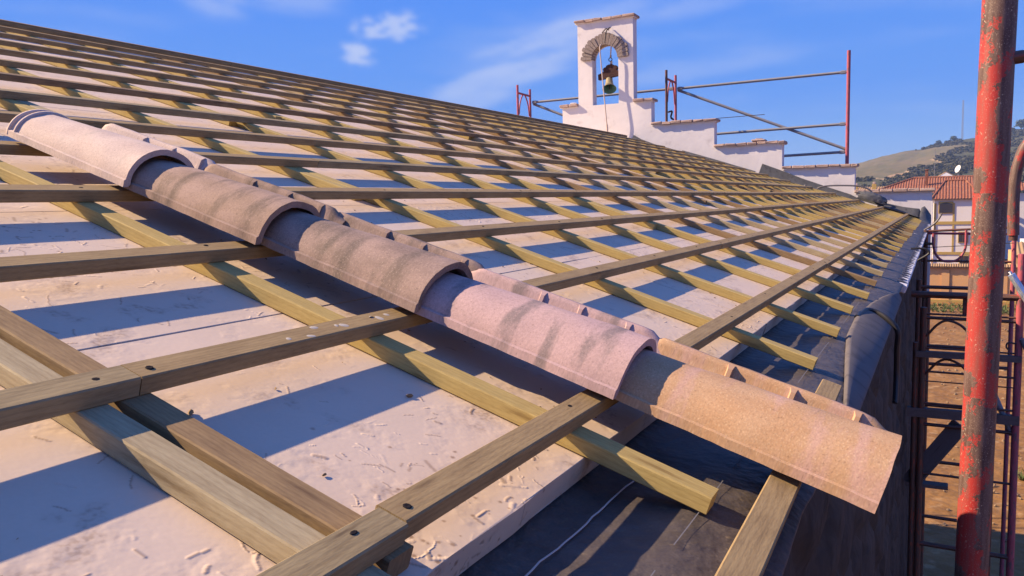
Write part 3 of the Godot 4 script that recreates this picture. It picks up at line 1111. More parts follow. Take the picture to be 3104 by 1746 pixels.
# ------------------------------------------------------------------ the chapel's body
func build_chapel() -> void:
	var c := thing("chapel", "rubble stone chapel below the unfinished roof, its eave wall in shade", "building", Vector3(0, GROUND, -0.3))
	var o := Vector3(0, -GROUND, 0.3)
	var bump := noise(600, 2.3, 3, FastNoiseLite.TYPE_CELLULAR)
	bump.fractal_type = FastNoiseLite.FRACTAL_NONE
	bump.cellular_return_type = FastNoiseLite.RETURN_DISTANCE2_SUB
	var soft := noise(601, 0.8, 3)
	var rows := []
	for i in 300:
		var x := -2.5 + i * 0.0566
		var row := PackedVector3Array()
		for j in 60:
			var y := -0.075 - (j * 0.045 if j < 40 else 1.8 + (j - 40) * 0.22)
			var d := clampf(bump.get_noise_2d(x * 1.0, y * 1.7) + 1.0, 0, 1)
			row.append(Vector3(x, y, -0.085 + 0.03 * smoothstep(0.0, 0.35, d) + 0.02 * soft.get_noise_2d(x, y)))
		rows.append(row)
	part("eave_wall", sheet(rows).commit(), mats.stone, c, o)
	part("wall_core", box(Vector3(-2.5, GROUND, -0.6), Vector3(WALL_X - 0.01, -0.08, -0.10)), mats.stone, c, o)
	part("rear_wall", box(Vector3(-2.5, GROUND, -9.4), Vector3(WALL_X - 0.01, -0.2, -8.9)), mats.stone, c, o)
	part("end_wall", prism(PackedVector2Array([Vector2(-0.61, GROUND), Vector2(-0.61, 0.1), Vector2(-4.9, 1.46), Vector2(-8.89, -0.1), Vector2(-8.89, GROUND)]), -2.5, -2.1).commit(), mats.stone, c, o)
	# the whitened brick ledge along the top of the wall
	for i in 46:
		var x := 4.7 + i * 0.211
		part("cornice_brick", block(Vector3(0.205, 0.045, 0.13), 0.006, 0.001, 2000 + i), mats.white, c, o + roof_at(x, -0.055 + rng.randf_range(-0.002, 0.002), -0.0295 + rng.randf_range(-0.001, 0.001)), Basis(Vector3.RIGHT, SLOPE))


func coping(parent: Node3D, o: Vector3, z0: float, z1: float, top: float, depth: float) -> void:
	var z := z0
	var k := 0
	while z < z1 - 0.03:
		var step := rng.randf_range(0.15, 0.21)
		if z + step > z1 - 0.09:
			step = z1 - z
		var high := 0.048 + rng.randf_range(-0.006, 0.004)
		var b := block(Vector3(depth + rng.randf_range(-0.008, 0.014), high, step - 0.008), 0.009, 0.006, k * 31 + int(z0 * 100))
		part("coping_brick", b, mats.brick, parent, o + Vector3(WALL_X + 0.10 + rng.randf_range(-0.008, 0.006), top - high / 2 + rng.randf_range(-0.003, 0.003), z + step / 2))
		z += step
		k += 1
	var bed := box(Vector3(WALL_X - 0.02, top - 0.062, z0 + 0.01), Vector3(WALL_X + 0.21, top - 0.035, z1 - 0.02))
	part("mortar_bed", bed, mats.white, parent, o)


func build_gable() -> void:
	var g := thing("bell_gable", "white stepped gable wall with brick copings and an arched bell opening", "bell gable", Vector3(WALL_X, GROUND, CENTRE_Z))
	var o := Vector3(-WALL_X, -GROUND, -CENTRE_Z)
	var steps := [[-4.845, 3.795], [-4.515, 2.29], [-3.385, 1.85], [-2.245, 1.40], [-1.11, 0.972], [0.012, 0.545]]
	for side in [1, -1]:
		var out := PackedVector2Array()
		out.append(Vector2(0, GROUND))
		out.append(Vector2(5.397, GROUND))
		for i in range(5, -1, -1):
			var z1: float = steps[i][0] - CENTRE_Z
			out.append(Vector2(z1, steps[i][1] - 0.05))
			if i > 0:
				out.append(Vector2(steps[i - 1][0] - CENTRE_Z, steps[i][1] - 0.05))
		out.append(Vector2(0, 3.745))
		for k in 9:
			var a := PI / 2 * k / 8.0
			out.append(Vector2(sin(a) * 0.255, 3.06 + cos(a) * 0.255))
		out.append(Vector2(0.255, 2.24))
		out.append(Vector2(0, 2.24))
		var real := PackedVector2Array()
		for p in out:
			real.append(Vector2(CENTRE_Z + side * p.x, p.y))
		var seams := [out.size() - 1, out.size() - 12]
		part("wall", prism(real, WALL_X, WALL_X + 0.2, null, seams).commit(), mats.white, g, o)
	var before := CENTRE_Z * 2
	coping(g, o, before + 4.845 - 0.05, -4.845 + 0.05, 3.797, 0.31)
	for i in range(1, 6):
		coping(g, o, steps[i - 1][0] + 0.003, steps[i][0] + 0.05, steps[i][1], 0.31)
		coping(g, o, before - steps[i][0] - 0.05, before - steps[i - 1][0] - 0.003, steps[i][1], 0.31)
	# rough stones round the arch
	for k in 17:
		var a := PI * (k + 0.5) / 17.0
		var r0 := 0.25
		var r1 := 0.468 + rng.randf_range(-0.022, 0.022)
		var w0 := r0 * PI / 34.0 - 0.0025
		var w1 := r1 * PI / 34.0 - 0.005
		var out := PackedVector2Array()
		for q in [[-w0, r0], [w0, r0], [w0 * 0.3 + w1 * 0.7 + rng.randf_range(-0.004, 0.002), lerpf(r0, r1, 0.65)], [w1 * 0.9, r1 - 0.014], [w1 * 0.5, r1 + rng.randf_range(-0.004, 0.004)], [-w1 * 0.6, r1 + rng.randf_range(-0.006, 0.002)], [-w1, r1 - 0.018], [-w0 * 0.4 - w1 * 0.6, lerpf(r0, r1, 0.5)]]:
			var t: float = a + rng.randf_range(-0.006, 0.006)
			# across the stone and out from the arch's centre
			out.append(Vector2(CENTRE_Z - cos(t) * q[1] + sin(t) * q[0], 3.06 + sin(t) * q[1] + cos(t) * q[0]))
		var proud := WALL_X - 0.05 + rng.randf_range(-0.012, 0.012)
		part("arch_stone", prism(out, proud, WALL_X + 0.14).commit(), mats.arch, g, o)
	# the mortar between them
	var ringm := PackedVector2Array()
	for k in 13:
		ringm.append(Vector2(CENTRE_Z - cos(PI * k / 12.0) * 0.258, 3.06 + sin(PI * k / 12.0) * 0.258))
	for k in range(12, -1, -1):
		ringm.append(Vector2(CENTRE_Z - cos(PI * k / 12.0) * 0.43, 3.06 + sin(PI * k / 12.0) * 0.43))
	part("arch_mortar", prism(ringm, WALL_X - 0.026, WALL_X + 0.1).commit(), mats.arch, g, o)
	part("iron_bracket", tube(curve([Vector3(14.25, 3.32, -5.33), Vector3(14.27, 3.5, -5.31), Vector3(14.30, 3.56, -5.29), Vector3(14.38, 3.6, -5.27)], 8), 0.012, 6).commit(), mats.iron, g, o)
	part("iron_bracket", tube(curve([Vector3(14.25, 3.5, -5.38), Vector3(14.23, 3.56, -5.29), Vector3(14.26, 3.53, -5.25)], 6), 0.009, 6).commit(), mats.iron, g, o)
	# lead-grey strips that stand against the foot of the gable, three lengths
	for f in [[[-4.86, 0.09], [-4.7, 0.05], [-4.45, 0.03], [-4.0, 0.03]], [[-3.95, 0.055], [-3.4, 0.052], [-2.9, 0.042], [-2.68, 0.04]], [[-2.62, 0.19], [-2.23, 0.158], [-1.95, 0.126], [-1.5, 0.098], [-1.19, 0.085], [-1.02, 0.05]]]:
		var rows := []
		for q in f:
			var v: float = q[0] / cos(SLOPE)
			var row := PackedVector3Array()
			row.append(roof_at(14.16, v, 0.008))
			row.append(roof_at(14.26, v, 0.010))
			row.append(roof_at(14.34, v, 0.014))
			row.append(roof_at(14.37, v, minf(0.04, q[1] * 0.6)))
			row.append(roof_at(14.385, v, q[1]))
			rows.append(row)
		part("flashing_strip", sheet(rows).commit(), mats.slate, g, o)

	# the bell, its wooden yoke and the ropes
	var bell := thing("bell", "small bronze bell with a green mouth, tilted under its dark wooden yoke", "bell", Vector3(14.5, 2.82, -5.36))
	var y0 := -2.82
	var yoke := PackedVector2Array()
	for q in [[500, 990], [497, 915], [545, 898], [572, 880], [566, 845], [580, 826], [602, 822], [615, 800], [640, 788], [690, 785], [712, 800], [716, 812], [742, 806], [757, 835], [745, 868], [752, 880], [786, 880], [786, 950], [690, 962], [600, 975]]:
		yoke.append(Vector2(-5.64 + (q[0] - 432.0) * 0.00141 + 5.36, 2.24 + (1345.0 - q[1]) * 0.001292 + y0))
	part("yoke", prism(yoke, -0.05, 0.05).commit(), mats.yoke, bell)
	var prof := []
	for q in [[0.001, 0.30], [0.05, 0.295], [0.066, 0.27], [0.070, 0.2], [0.078, 0.13], [0.095, 0.07], [0.125, 0.02], [0.14, 0.0], [0.136, -0.006]]:
		prof.append(Vector2(q[0], q[1]))
	var inside := []
	for q in [[0.136, -0.006], [0.118, 0.02], [0.086, 0.07], [0.068, 0.13], [0.06, 0.2], [0.05, 0.27], [0.001, 0.28]]:
		inside.append(Vector2(q[0], q[1]))
	var tilt := Basis(Vector3(-0.36, 0, -0.93).normalized(), 0.62)
	var top := Vector3(0.02, -0.092, 0.005)
	tilt = tilt.scaled(Vector3.ONE * 0.93)
	var shift := top - tilt * Vector3(0, 0.29, 0)
	var body := part("bell_body", lathe(prof), mats.bronze, bell, shift, tilt)
	part("bell_inside", lathe(inside), mats.verdigris, body)
	part("clapper", tube([Vector3(0, 0.22, 0), Vector3(0.01, 0.03, 0), Vector3(0.012, -0.01, 0)], 0.012, 8).commit(), mats.iron, body)
	part("crown_strap", block(Vector3(0.05, 0.09, 0.06), 0.01), mats.bronze, bell, top + Vector3(0, 0.02, 0))
	var hang := thing("hanging_chain", "short rope and iron ring holding up the bell's yoke", "chain", Vector3(14.5, 3.0, -5.31))
	part("rope", tube([Vector3(-0.03, 0.29, 0.02), Vector3(0, 0.13, -0.005)], 0.012, 6).commit(), mats.rope, hang)
	part("shackle", block(Vector3(0.03, 0.045, 0.03), 0.008, 0.004, 3), mats.brick, hang, Vector3(0, 0.115, -0.005))
	var ring := []
	for k in 17:
		ring.append(Vector3(0, 0.055 + 0.032 * cos(TAU * k / 16), -0.01 + 0.032 * sin(TAU * k / 16)))
	part("ring", tube(ring, 0.008, 6).commit(), mats.iron, hang)
	part("knot", block(Vector3(0.035, 0.06, 0.04), 0.012, 0.006, 5), mats.rope, hang, Vector3(0, -0.008, 0.005))
	var rope := thing("bell_rope", "long pale bell rope hanging from the arch down to the roof", "rope", Vector3(14.28, 2.2, -5.36))
	part("cord", tube(curve([Vector3(14.40, 3.33, -5.44), Vector3(14.27, 3.27, -5.435), Vector3(14.27, 2.75, -5.395), Vector3(14.26, 2.1, -5.335), Vector3(14.28, 1.85, -5.32)], 20), 0.011, 6).commit(), mats.rope, rope, -rope.position)
	part("frayed_end", tube([Vector3(14.28, 1.86, -5.32), Vector3(14.285, 1.75, -5.315), Vector3(14.29, 1.66, -5.32)], 0.02, 7).commit(), mats.rope, rope, -rope.position)
	var t1 := thing("broken_tile", "broken tile piece lying on the fourth coping step", "tile piece", Vector3(14.46, 1.40, -2.63))
	part("shard", block(Vector3(0.14, 0.04, 0.24), 0.012, 0.012, 44), mats.brick, t1, Vector3(0, 0.022, 0))
	part("shard_top", block(Vector3(0.10, 0.022, 0.12), 0.008, 0.008, 45), mats.brick, t1, Vector3(0.01, 0.052, -0.01), Basis(Vector3.UP, 0.4))
	var t2 := thing("mortar_lump", "white mortar lump on the coping left of the belfry pier", "mortar", Vector3(14.45, 2.29, -6.05))
	part("lump", block(Vector3(0.09, 0.035, 0.10), 0.014, 0.01, 46), mats.white, t2, Vector3(0, 0.017, 0))


# ------------------------------------------------------------------ the roof: boards, counter battens, battens, underlay
func build_roof() -> void:
	var roof := thing("roof", "unfinished roof slope of pale insulation boards under a grid of wooden battens", "roof")
	roof.rotation.x = SLOPE
	var ridge_v := -5.14
	# boards, in courses 0.583 wide; the near ones in lengths that can be told apart
	var v1 := -0.302
	var k := 0
	while v1 > ridge_v + 0.05:
		var v0 := maxf(v1 - 0.583, ridge_v)
		var u := -2.6 + (0.6 if k % 2 else 0.0) * 1.25
		while u < 14.3:
			var u1 := minf(u + 2.5, 14.36)
			var lift := rng.randf_range(-0.0012, 0.0)
			var m := board(u + 0.0004, u1 - 0.0004, v0 + 0.0004, v1 - 0.0004, lift, Vector2(rng.randf(), rng.randf()))
			var o := part("insulation_board", m, mats.foam, roof)
			if v1 < BREAK_V + 0.01:
				settle(o)
			u = u1
		v1 = v0
		k += 1
	# battens: the near edge of each row, from the eave up
	var rows := [-0.3293, -0.6993, -1.0693, -1.4393, -1.809, -2.179, -2.549, -2.919, -3.289, -3.659, -4.03, -4.40, -4.77, -5.12]
	var joints := {0: [0.62, 3.9, 7.4, 10.9], 1: [0.61, 3.4, 6.9, 10.3], 2: [-1.0, 2.95, 6.2, 9.8]}
	for i in rows.size():
		var cuts: Array = joints.get(i, [])
		if cuts.is_empty():
			var x := rng.randf_range(-1.0, 1.5)
			while x < 12.8:
				cuts.append(x)
				x += rng.randf_range(2.6, 3.6)
		var ends := [-2.5]
		ends.append_array(cuts)
		ends.append(14.08 + rng.randf_range(-0.05, 0.05))
		for j in ends.size() - 1:
			var a: float = ends[j] + 0.001
			var b: float = ends[j + 1] - 0.001
			var w := 0.0389
			var slack := 0.0 if i < 4 else rng.randf_range(-0.003, 0.003)
			if i == 0 and j == 0:
				slack = 0.002
			var o := part("batten", timber(b - a, TOP - RH + rng.randf_range(-0.0008, 0.0004), w + rng.randf_range(-0.001, 0.001), 0.0018, Vector2(rng.randf(), rng.randf()), 0.0 if i < 3 else rng.randf_range(-0.004, 0.004)),
				[mats.batten, mats.batten, mats.batten_grey, mats.batten, mats.batten_dark][rng.randi() % 5 if i > 2 else (0 if j else 2)], roof, Vector3(a, RH + 0.0004, rows[i] - w / 2 + slack), Basis(Vector3.UP, rng.randf_range(-0.0008, 0.0008)))
			if rows[i] < BREAK_V:
				settle(o)
			if i < 4:                                           # screw heads and nail holes over the counter battens
				for q in range(-3, 8):
					var at := 0.555 + q * 0.5016 + rng.randf_range(-0.012, 0.012)
					if at > a + 0.012 and at < b - 0.012 and at < 4.2:
						part("nail", lathe([Vector2(0.0001, -0.0003), Vector2(0.0025, -0.0002), Vector2(0.0037, -0.0002), Vector2(0.0042, -0.001)], 7), mats.screw, o, Vector3(at - a, TOP - RH + 0.0006, rng.randf_range(-0.008, 0.008)), Basis.from_scale(Vector3(1.2, 1, rng.randf_range(0.6, 1.0))))
				if j > 0 and a > 0:
					part("nail", lathe([Vector2(0.0001, -0.0002), Vector2(0.0030, 0.0002), Vector2(0.0046, 0.0003), Vector2(0.0052, -0.001)], 7), mats.screw, o, Vector3(0.022, TOP - RH + 0.0006, 0.003))
	var splash := lathe([Vector2(0.0001, 0.0001), Vector2(0.006, 0.0), Vector2(0.009, -0.0006)], 9)
	for q in [[1.073, -0.714], [1.062, -0.722], [0.985, -0.716], [0.972, -0.720], [0.86, -0.712], [0.93, -0.728], [1.10, -0.72], [0.90, -0.706]]:
		part("plaster_splash", splash, mats.splash, roof, Vector3(q[0], TOP + 0.0005, q[1]), Basis(Vector3.UP, rng.randf() * 6.0) * Basis.from_scale(Vector3(rng.randf_range(0.4, 1.1), 1, rng.randf_range(0.3, 0.8))))
	# the ridge plank behind the last row
	settle(part("ridge_plank", timber(16.6, 0.036, 0.05, 0.003), mats.rafter_brown, roof, Vector3(-2.5, RH - 0.004, ridge_v - 0.012)))
	# counter battens up the slope, each of two lengths lapped side by side
	var kinds := [mats.rafter, mats.rafter, mats.rafter_grey, mats.rafter, mats.rafter_brown]
	for q in range(-5, 28):
		var u := 0.5548 + q * 0.5016
		if u > 14.2:
			break
		var lap := rng.randf_range(-3.6, -1.2)
		var eave := -0.120 + rng.randf_range(-0.012, 0.008)
		var over := rng.randf_range(0.35, 0.6)
		var shift := 0.044 if rng.randf() < 0.5 else -0.044
		var m: Material = kinds[rng.randi() % 5]
		var m2: Material = kinds[rng.randi() % 5]
		if q == 0:
			lap = -1.35; over = 1.03; shift = 0.058; m = mats.rafter_grey; m2 = mats.rafter_brown; eave = -0.2
		elif q == 1:
			lap = -2.45; m = mats.rafter; eave = -0.1215
		elif q in [2, 3, 4]:
			m = mats.rafter; eave = -0.121
		rafter(roof, u, lap, eave, m)
		rafter(roof, u + shift, ridge_v + 0.02, lap + over, m2)
	# the grey underlay over the eave
	var bump := noise(800, 3.0, 3)
	var lines := []
	var uv := []
	var prof := [[-0.40, -0.046], [-0.306, -0.0445], [-0.29, -0.044], [-0.26, -0.040], [-0.23, -0.032], [-0.20, -0.023], [-0.17, -0.013], [-0.145, -0.006], [-0.12, -0.002], [-0.095, -0.0005], [-0.07, -0.001], [-0.045, -0.003], [-0.025, -0.005], [-0.012, -0.0075], [-0.010, -0.0105]]
	for i in 340:
		var u := -2.5 + i * 0.05
		var row := PackedVector3Array()
		var line := []
		for j in prof.size():
			var p: Array = prof[j]
			var f := clampf((p[0] + 0.3) / 0.1, 0, 1) * clampf((-0.03 - p[0]) / 0.06, 0.15, 1)
			var edge := 0.0
			if j >= prof.size() - 3:
				edge = bump.get_noise_2d(u * 0.6, 9.0) * 0.012
				if u > 4.62 and j > 11:                  # further along it stops short, in pointed tongues
					edge = -0.045 - p[0]
			row.append(Vector3(u, p[1] - absf(bump.get_noise_2d(u, p[0] * 2.0)) * 0.010 * f, p[0] + edge))
			line.append(Vector2(u, p[0]))
		lines.append(row)
		uv.append(line)
	var under := part("underlay", sheet(lines, uv).commit(), mats.membrane, roof)
	var teeth := st_new()
	for i in 74:
		var u := 4.66 + i * 0.128
		var f := rng.randf_range(0.75, 1.15)
		tri(teeth, Vector3(u, -0.004, -0.046), Vector3(u + 0.128, -0.004, -0.046), Vector3(u + 0.03, -0.003, -0.046 + 0.054 * f), Vector3.UP, Vector2(u, -0.046), Vector2(u + 0.128, -0.046), Vector2(u + 0.06, -0.005))
	part("edge_tongues", teeth.commit(), mats.membrane, under).set_meta("kind", "stuff")
	for q in [[-0.131, -0.001]]:                # thin white lines printed along it
		var st := st_new()
		var u := -1.0
		while u < 7.0:
			var pts := []
			for i in 6:
				var uu := u + 0.05 * i
				var y: float = q[1] + 0.0042 - absf(bump.get_noise_2d(uu, q[0] * 2.0)) * 0.009
				pts.append(Vector3(uu, y - 0.002, q[0]))
			for i in 5:
				quad(st, pts[i] - Vector3(0, 0, 0.0007), pts[i + 1] - Vector3(0, 0, 0.0007), pts[i + 1] + Vector3(0, 0, 0.0007), pts[i] + Vector3(0, 0, 0.0007), Vector3.UP)
			u += 0.32
		part("printed_line", st.commit(), mats.line, under)
	var eb := timber(1.46, 0.046, 0.041, 0.002, Vector2(0.3, 0.4))
	part("eave_batten", eb, mats.batten, roof, Vector3(0.33, 0.004, -0.0385), Basis(Vector3.UP, 0.0155))
	# the far slope, and the boards' supports
	part("far_slope", prism(PackedVector2Array([Vector2(-4.93, 1.53), Vector2(-9.4, 0.02), Vector2(-9.4, -0.05), Vector2(-4.93, 1.46)]), -2.5, 14.38).commit(), mats.foam, roof, Vector3.ZERO, Basis(Vector3.RIGHT, -SLOPE))


# turn a part of the upper slope about the break line
func settle(o: Node3D) -> void:
	var line := Vector3(0, 0, BREAK_V)
	o.transform = Transform3D(Basis.IDENTITY, line) * Transform3D(Basis(Vector3.RIGHT, -EASE), Vector3.ZERO) * Transform3D(Basis.IDENTITY, -line) * o.transform


func rafter(roof: Node3D, u: float, from: float, to: float, m: Material) -> void:
	# past the break line the timber follows the slope
	part("counter_batten", timber(to - from, RH, 0.0393 + rng.randf_range(-0.001, 0.001), 0.0018, Vector2(rng.randf(), rng.randf()), rng.randf_range(-0.003, 0.003), BREAK_V - from), m, roof, Vector3(u, 0.0003, from), Basis(Vector3.UP, -PI / 2 + rng.randf_range(-0.0015, 0.0015)))


func board(u0: float, u1: float, v0: float, v1: float, lift: float, off: Vector2) -> ArrayMesh:
	var st := st_new()
	var c := 0.0012
	var y := lift
	var near := v1 > -1.5
	# the face, slightly uneven
	var b := noise(int(off.x * 1000), 1.6, 3)
	var nu := int((u1 - u0) / (0.08 if near and u0 < 5.0 else 0.6)) + 2
	var nv := 8 if near else 3
	var rows := []
	var uv := []
	for i in nu:
		var row := PackedVector3Array()
		var line := []
		for j in nv:
			var u := lerpf(u0 + c, u1 - c, float(i) / (nu - 1))
			var v := lerpf(v0 + c, v1 - c, float(j) / (nv - 1))
			var edge := 0.0 if j > 0 and j < nv - 1 else 0.0004
			row.append(Vector3(u, y - 0.0009 * absf(b.get_noise_2d(u, v)) - edge, v))
			line.append(off + Vector2(u, v) / 1.6)
		rows.append(row)
		uv.append(line)
	sheet(rows, uv, st)
	# its edges, ragged along the eave
	var ragged := v1 > -0.31
	for e in [[v1, v1 - c, 1.0], [v0, v0 + c, -1.0]]:
		for i in nu - 1:
			var a := lerpf(u0 + c, u1 - c, float(i) / (nu - 1))
			var d := lerpf(u0 + c, u1 - c, float(i + 1) / (nu - 1))
			var wa: float = b.get_noise_2d(a * 9.0, 3.0) * 0.004 if ragged and e[2] > 0 else 0.0
			var wd: float = b.get_noise_2d(d * 9.0, 3.0) * 0.004 if ragged and e[2] > 0 else 0.0
			var j := nv - 1 if e[2] > 0 else 0
			quad(st, rows[i][j], rows[i + 1][j], Vector3(d, y - c, e[0] + wd), Vector3(a, y - c, e[0] + wa), Vector3(0, 1, e[2]), off + Vector2(a, e[1]) / 1.6, off + Vector2(d, e[1]) / 1.6, off + Vector2(d, e[0]) / 1.6, off + Vector2(a, e[0]) / 1.6)
			quad(st, Vector3(a, y - c, e[0] + wa), Vector3(d, y - c, e[0] + wd), Vector3(d, -DECK, e[0] + wd), Vector3(a, -DECK, e[0] + wa), Vector3(0, 0, e[2]), off + Vector2(a, e[0]) / 1.6, off + Vector2(d, e[0]) / 1.6, off + Vector2(d, e[0] + 0.04) / 1.6, off + Vector2(a, e[0] + 0.04) / 1.6)
	for x in [[u0, u0 + c, -1.0], [u1, u1 - c, 1.0]]:
		quad(st, Vector3(x[1], y - 0.0005, v0 + c), Vector3(x[1], y - 0.0005, v1 - c), Vector3(x[0], y - c, v1), Vector3(x[0], y - c, v0), Vector3(x[2], 1, 0), off, off, off, off)
		quad(st, Vector3(x[0], y - c, v0), Vector3(x[0], y - c, v1), Vector3(x[0], -DECK, v1), Vector3(x[0], -DECK, v0), Vector3(x[2], 0, 0), off, off, off, off)
	quad(st, Vector3(u0, -DECK, v0), Vector3(u1, -DECK, v0), Vector3(u1, -DECK, v1), Vector3(u0, -DECK, v1), Vector3.DOWN, off, off, off, off)
	return st.commit()


# ------------------------------------------------------------------ the row of laid tiles
# one interlocking tile: a barrel on the left, a shallow pan and a raised rim on the right; head at z = -0.45, tail at z = 0
func tile_profile(t: float) -> PackedVector2Array:
	var a := lerpf(0.074, 0.0895, t)
	var b := lerpf(0.058, 0.079, t)
	var cx := lerpf(0.012, 0.0, t)
	var base := lerpf(0.060, 0.069, t)
	var out := PackedVector2Array()
	for i in 19:
		var g := PI * i / 18.0
		out.append(Vector2(cx - cos(g) * a, base + pow(sin(g), 0.92) * b))
	var rise := 0.053 * smoothstep(0.03, 0.10, t) * (1.0 - 0.35 * smoothstep(0.9, 0.99, t))
	out.append(Vector2(cx + a + 0.012, base - 0.005))
	out.append(Vector2(0.122, base - 0.007))
	out.append(Vector2(0.142, base + rise * 0.25))
	out.append(Vector2(0.151, base + rise * 0.85))
	out.append(Vector2(0.157, base + rise))
	out.append(Vector2(0.166, base + rise))
	out.append(Vector2(0.172, base + rise * 0.8))
	return out


func tile_mesh(s: int) -> ArrayMesh:
	var st := st_new()
	var th := 0.0125
	var wob := noise(s, 7.0, 2)
	var outer := []
	var inner := []
	var uo := []
	var n := 24
	for i in n + 1:
		var t := float(i) / n
		var p := tile_profile(t)
		var ro := PackedVector3Array()
		var ri := PackedVector3Array()
		var line := []
		for j in p.size():
			var d := (p[mini(j + 1, p.size() - 1)] - p[maxi(j - 1, 0)]).normalized()
			var nrm := Vector2(-d.y, d.x)
			var z := -0.45 + 0.45 * t
			var w := wob.get_noise_3d(p[j].x * 2, p[j].y * 2, z) * 0.0022
			if i == n:
				z += wob.get_noise_2d(p[j].x * 3.0, 5.0) * 0.0012
			var q := p[j] + nrm * w
			if j == 0:
				q.y += wob.get_noise_2d(z * 6.0, 40.0) * 0.0008
			ro.append(Vector3(q.x, q.y, z))
			var r := q - nrm * th
			ri.append(Vector3(r.x, r.y if j > 0 else q.y, z))
			line.append(Vector2(float(j) / (p.size() - 1), t))
		outer.append(ro)
		inner.append(ri)
		uo.append(line)
	sheet(outer, uo, st)
	sheet(inner, uo, st)
	var last: int = outer[0].size() - 1
	for i in n:
		for j in [0, last]:
			var out := Vector3(-1, -1, 0) if j == 0 else Vector3(1, -0.3, 0)
			quad(st, outer[i][j], outer[i + 1][j], inner[i + 1][j], inner[i][j], out, Vector2(0.1, i / 24.0), Vector2(0.1, (i + 1) / 24.0), Vector2(0.13, (i + 1) / 24.0), Vector2(0.13, i / 24.0))
	for i in [0, n]:
		for j in last:
			quad(st, outer[i][j], outer[i][j + 1], inner[i][j + 1], inner[i][j], Vector3(0, 0, 1 if i else -1), uo[i][j], uo[i][j + 1], uo[i][j + 1] + Vector2(0, 0.03), uo[i][j] + Vector2(0, 0.03))
	# the thicker lip along its lower left edge
	for i in n:
		var p := []
		for k in [i, i + 1]:
			var q: Vector3 = outer[k][0]
			var e := wob.get_noise_2d(q.z * 25.0, 70.0) * 0.0008
			p.append([q + Vector3(0.0005, 0.0135 + e, 0), q + Vector3(-0.0034, 0.0112 + e, 0), q + Vector3(-0.0038, -0.003, 0), q + Vector3(0.010, -0.003, 0)])
		for k in 3:
			quad(st, p[0][k], p[1][k], p[1][k + 1], p[0][k + 1], [Vector3(-0.5, 1, 0), Vector3(-1, 0, 0), Vector3(0, -1, 0)][k], Vector2(0.02 + k * 0.02, i / 24.0), Vector2(0.02 + k * 0.02, (i + 1) / 24.0), Vector2(0.04 + k * 0.02, (i + 1) / 24.0), Vector2(0.04 + k * 0.02, i / 24.0))
		if i == n - 1:
			quad(st, p[1][0], p[1][1], p[1][2], p[1][3], Vector3(0, 0, 1))
	# two raised ribs round the head, and three drip nibs inside the rim
	for z in [-0.438, -0.412]:
		var t: float = (z + 0.45) / 0.45
		var p := tile_profile(t)
		var ring := []
		for j in 19:
			ring.append(Vector3(p[j].x, p[j].y + 0.001, z))
		tube(ring, 0.0055, 6, st)
	for z0 in [-0.27, -0.17, -0.075]:
		var z: float = z0 + wob.get_noise_2d(z0 * 90.0, 3.0) * 0.02
		var big := 1.0 + wob.get_noise_2d(z0 * 70.0, 9.0) * 0.7
		var t: float = (z + 0.45) / 0.45
		var base := lerpf(0.060, 0.069, t)
		var yy := base + 0.0530
		var a := Vector3(0.156, yy, z)
		var b := Vector3(0.156 - 0.009 * big, yy - 0.005, z + 0.004)
		var c := Vector3(0.150 - 0.010 * big, yy - 0.028, z + 0.004)
		var d := Vector3(0.150, yy - 0.030, z)
		var f := Vector3(0, 0, 0.012)
		quad(st, a, b, b + f * 0.6, a + f, Vector3(0, 1, 0))
		quad(st, b, c, c + f * 0.6, b + f * 0.6, Vector3(-1, 0.2, 0))
		quad(st, a, b, c, d, Vector3(0, 0, -1))
		quad(st, a + f, b + f * 0.6, c + f * 0.6, d + f, Vector3(0, 0, 1))
	return st.commit()


func build_tiles() -> void:
	var looks := ["palest pinkish clay roof tile, uppermost of the laid row, its ribbed head uncovered", "brownish clay roof tile with dark sooty streaks, second from the top of the row",
		"speckled grey brown clay roof tile in the middle of the laid row", "pink clay roof tile with a grey smudge, just above the orange tile", "orange tan speckled clay roof tile at the eave end of the row, overhanging the wall"]
	var tails := [-1.415, -1.045, -0.680, -0.312, 0.066]
	var side := [1.207, 1.208, 1.215, 1.213, 1.213]
	for i in 5:
		var t := thing("roof_tile", looks[i], "roof tile", Vector3.ZERO, "clay roof tiles laid in one trial row")
		t.transform = Transform3D(Basis(Vector3.RIGHT, SLOPE), roof_at(side[i], tails[i], -0.001 + i * 0.0002))
		var m := part("clay_body", tile_mesh(900 + i), mats.clay[i], t)
		m.rotation = Vector3(0.0, [0.0, 0.012, -0.008, 0.006, -0.004][i], 0)


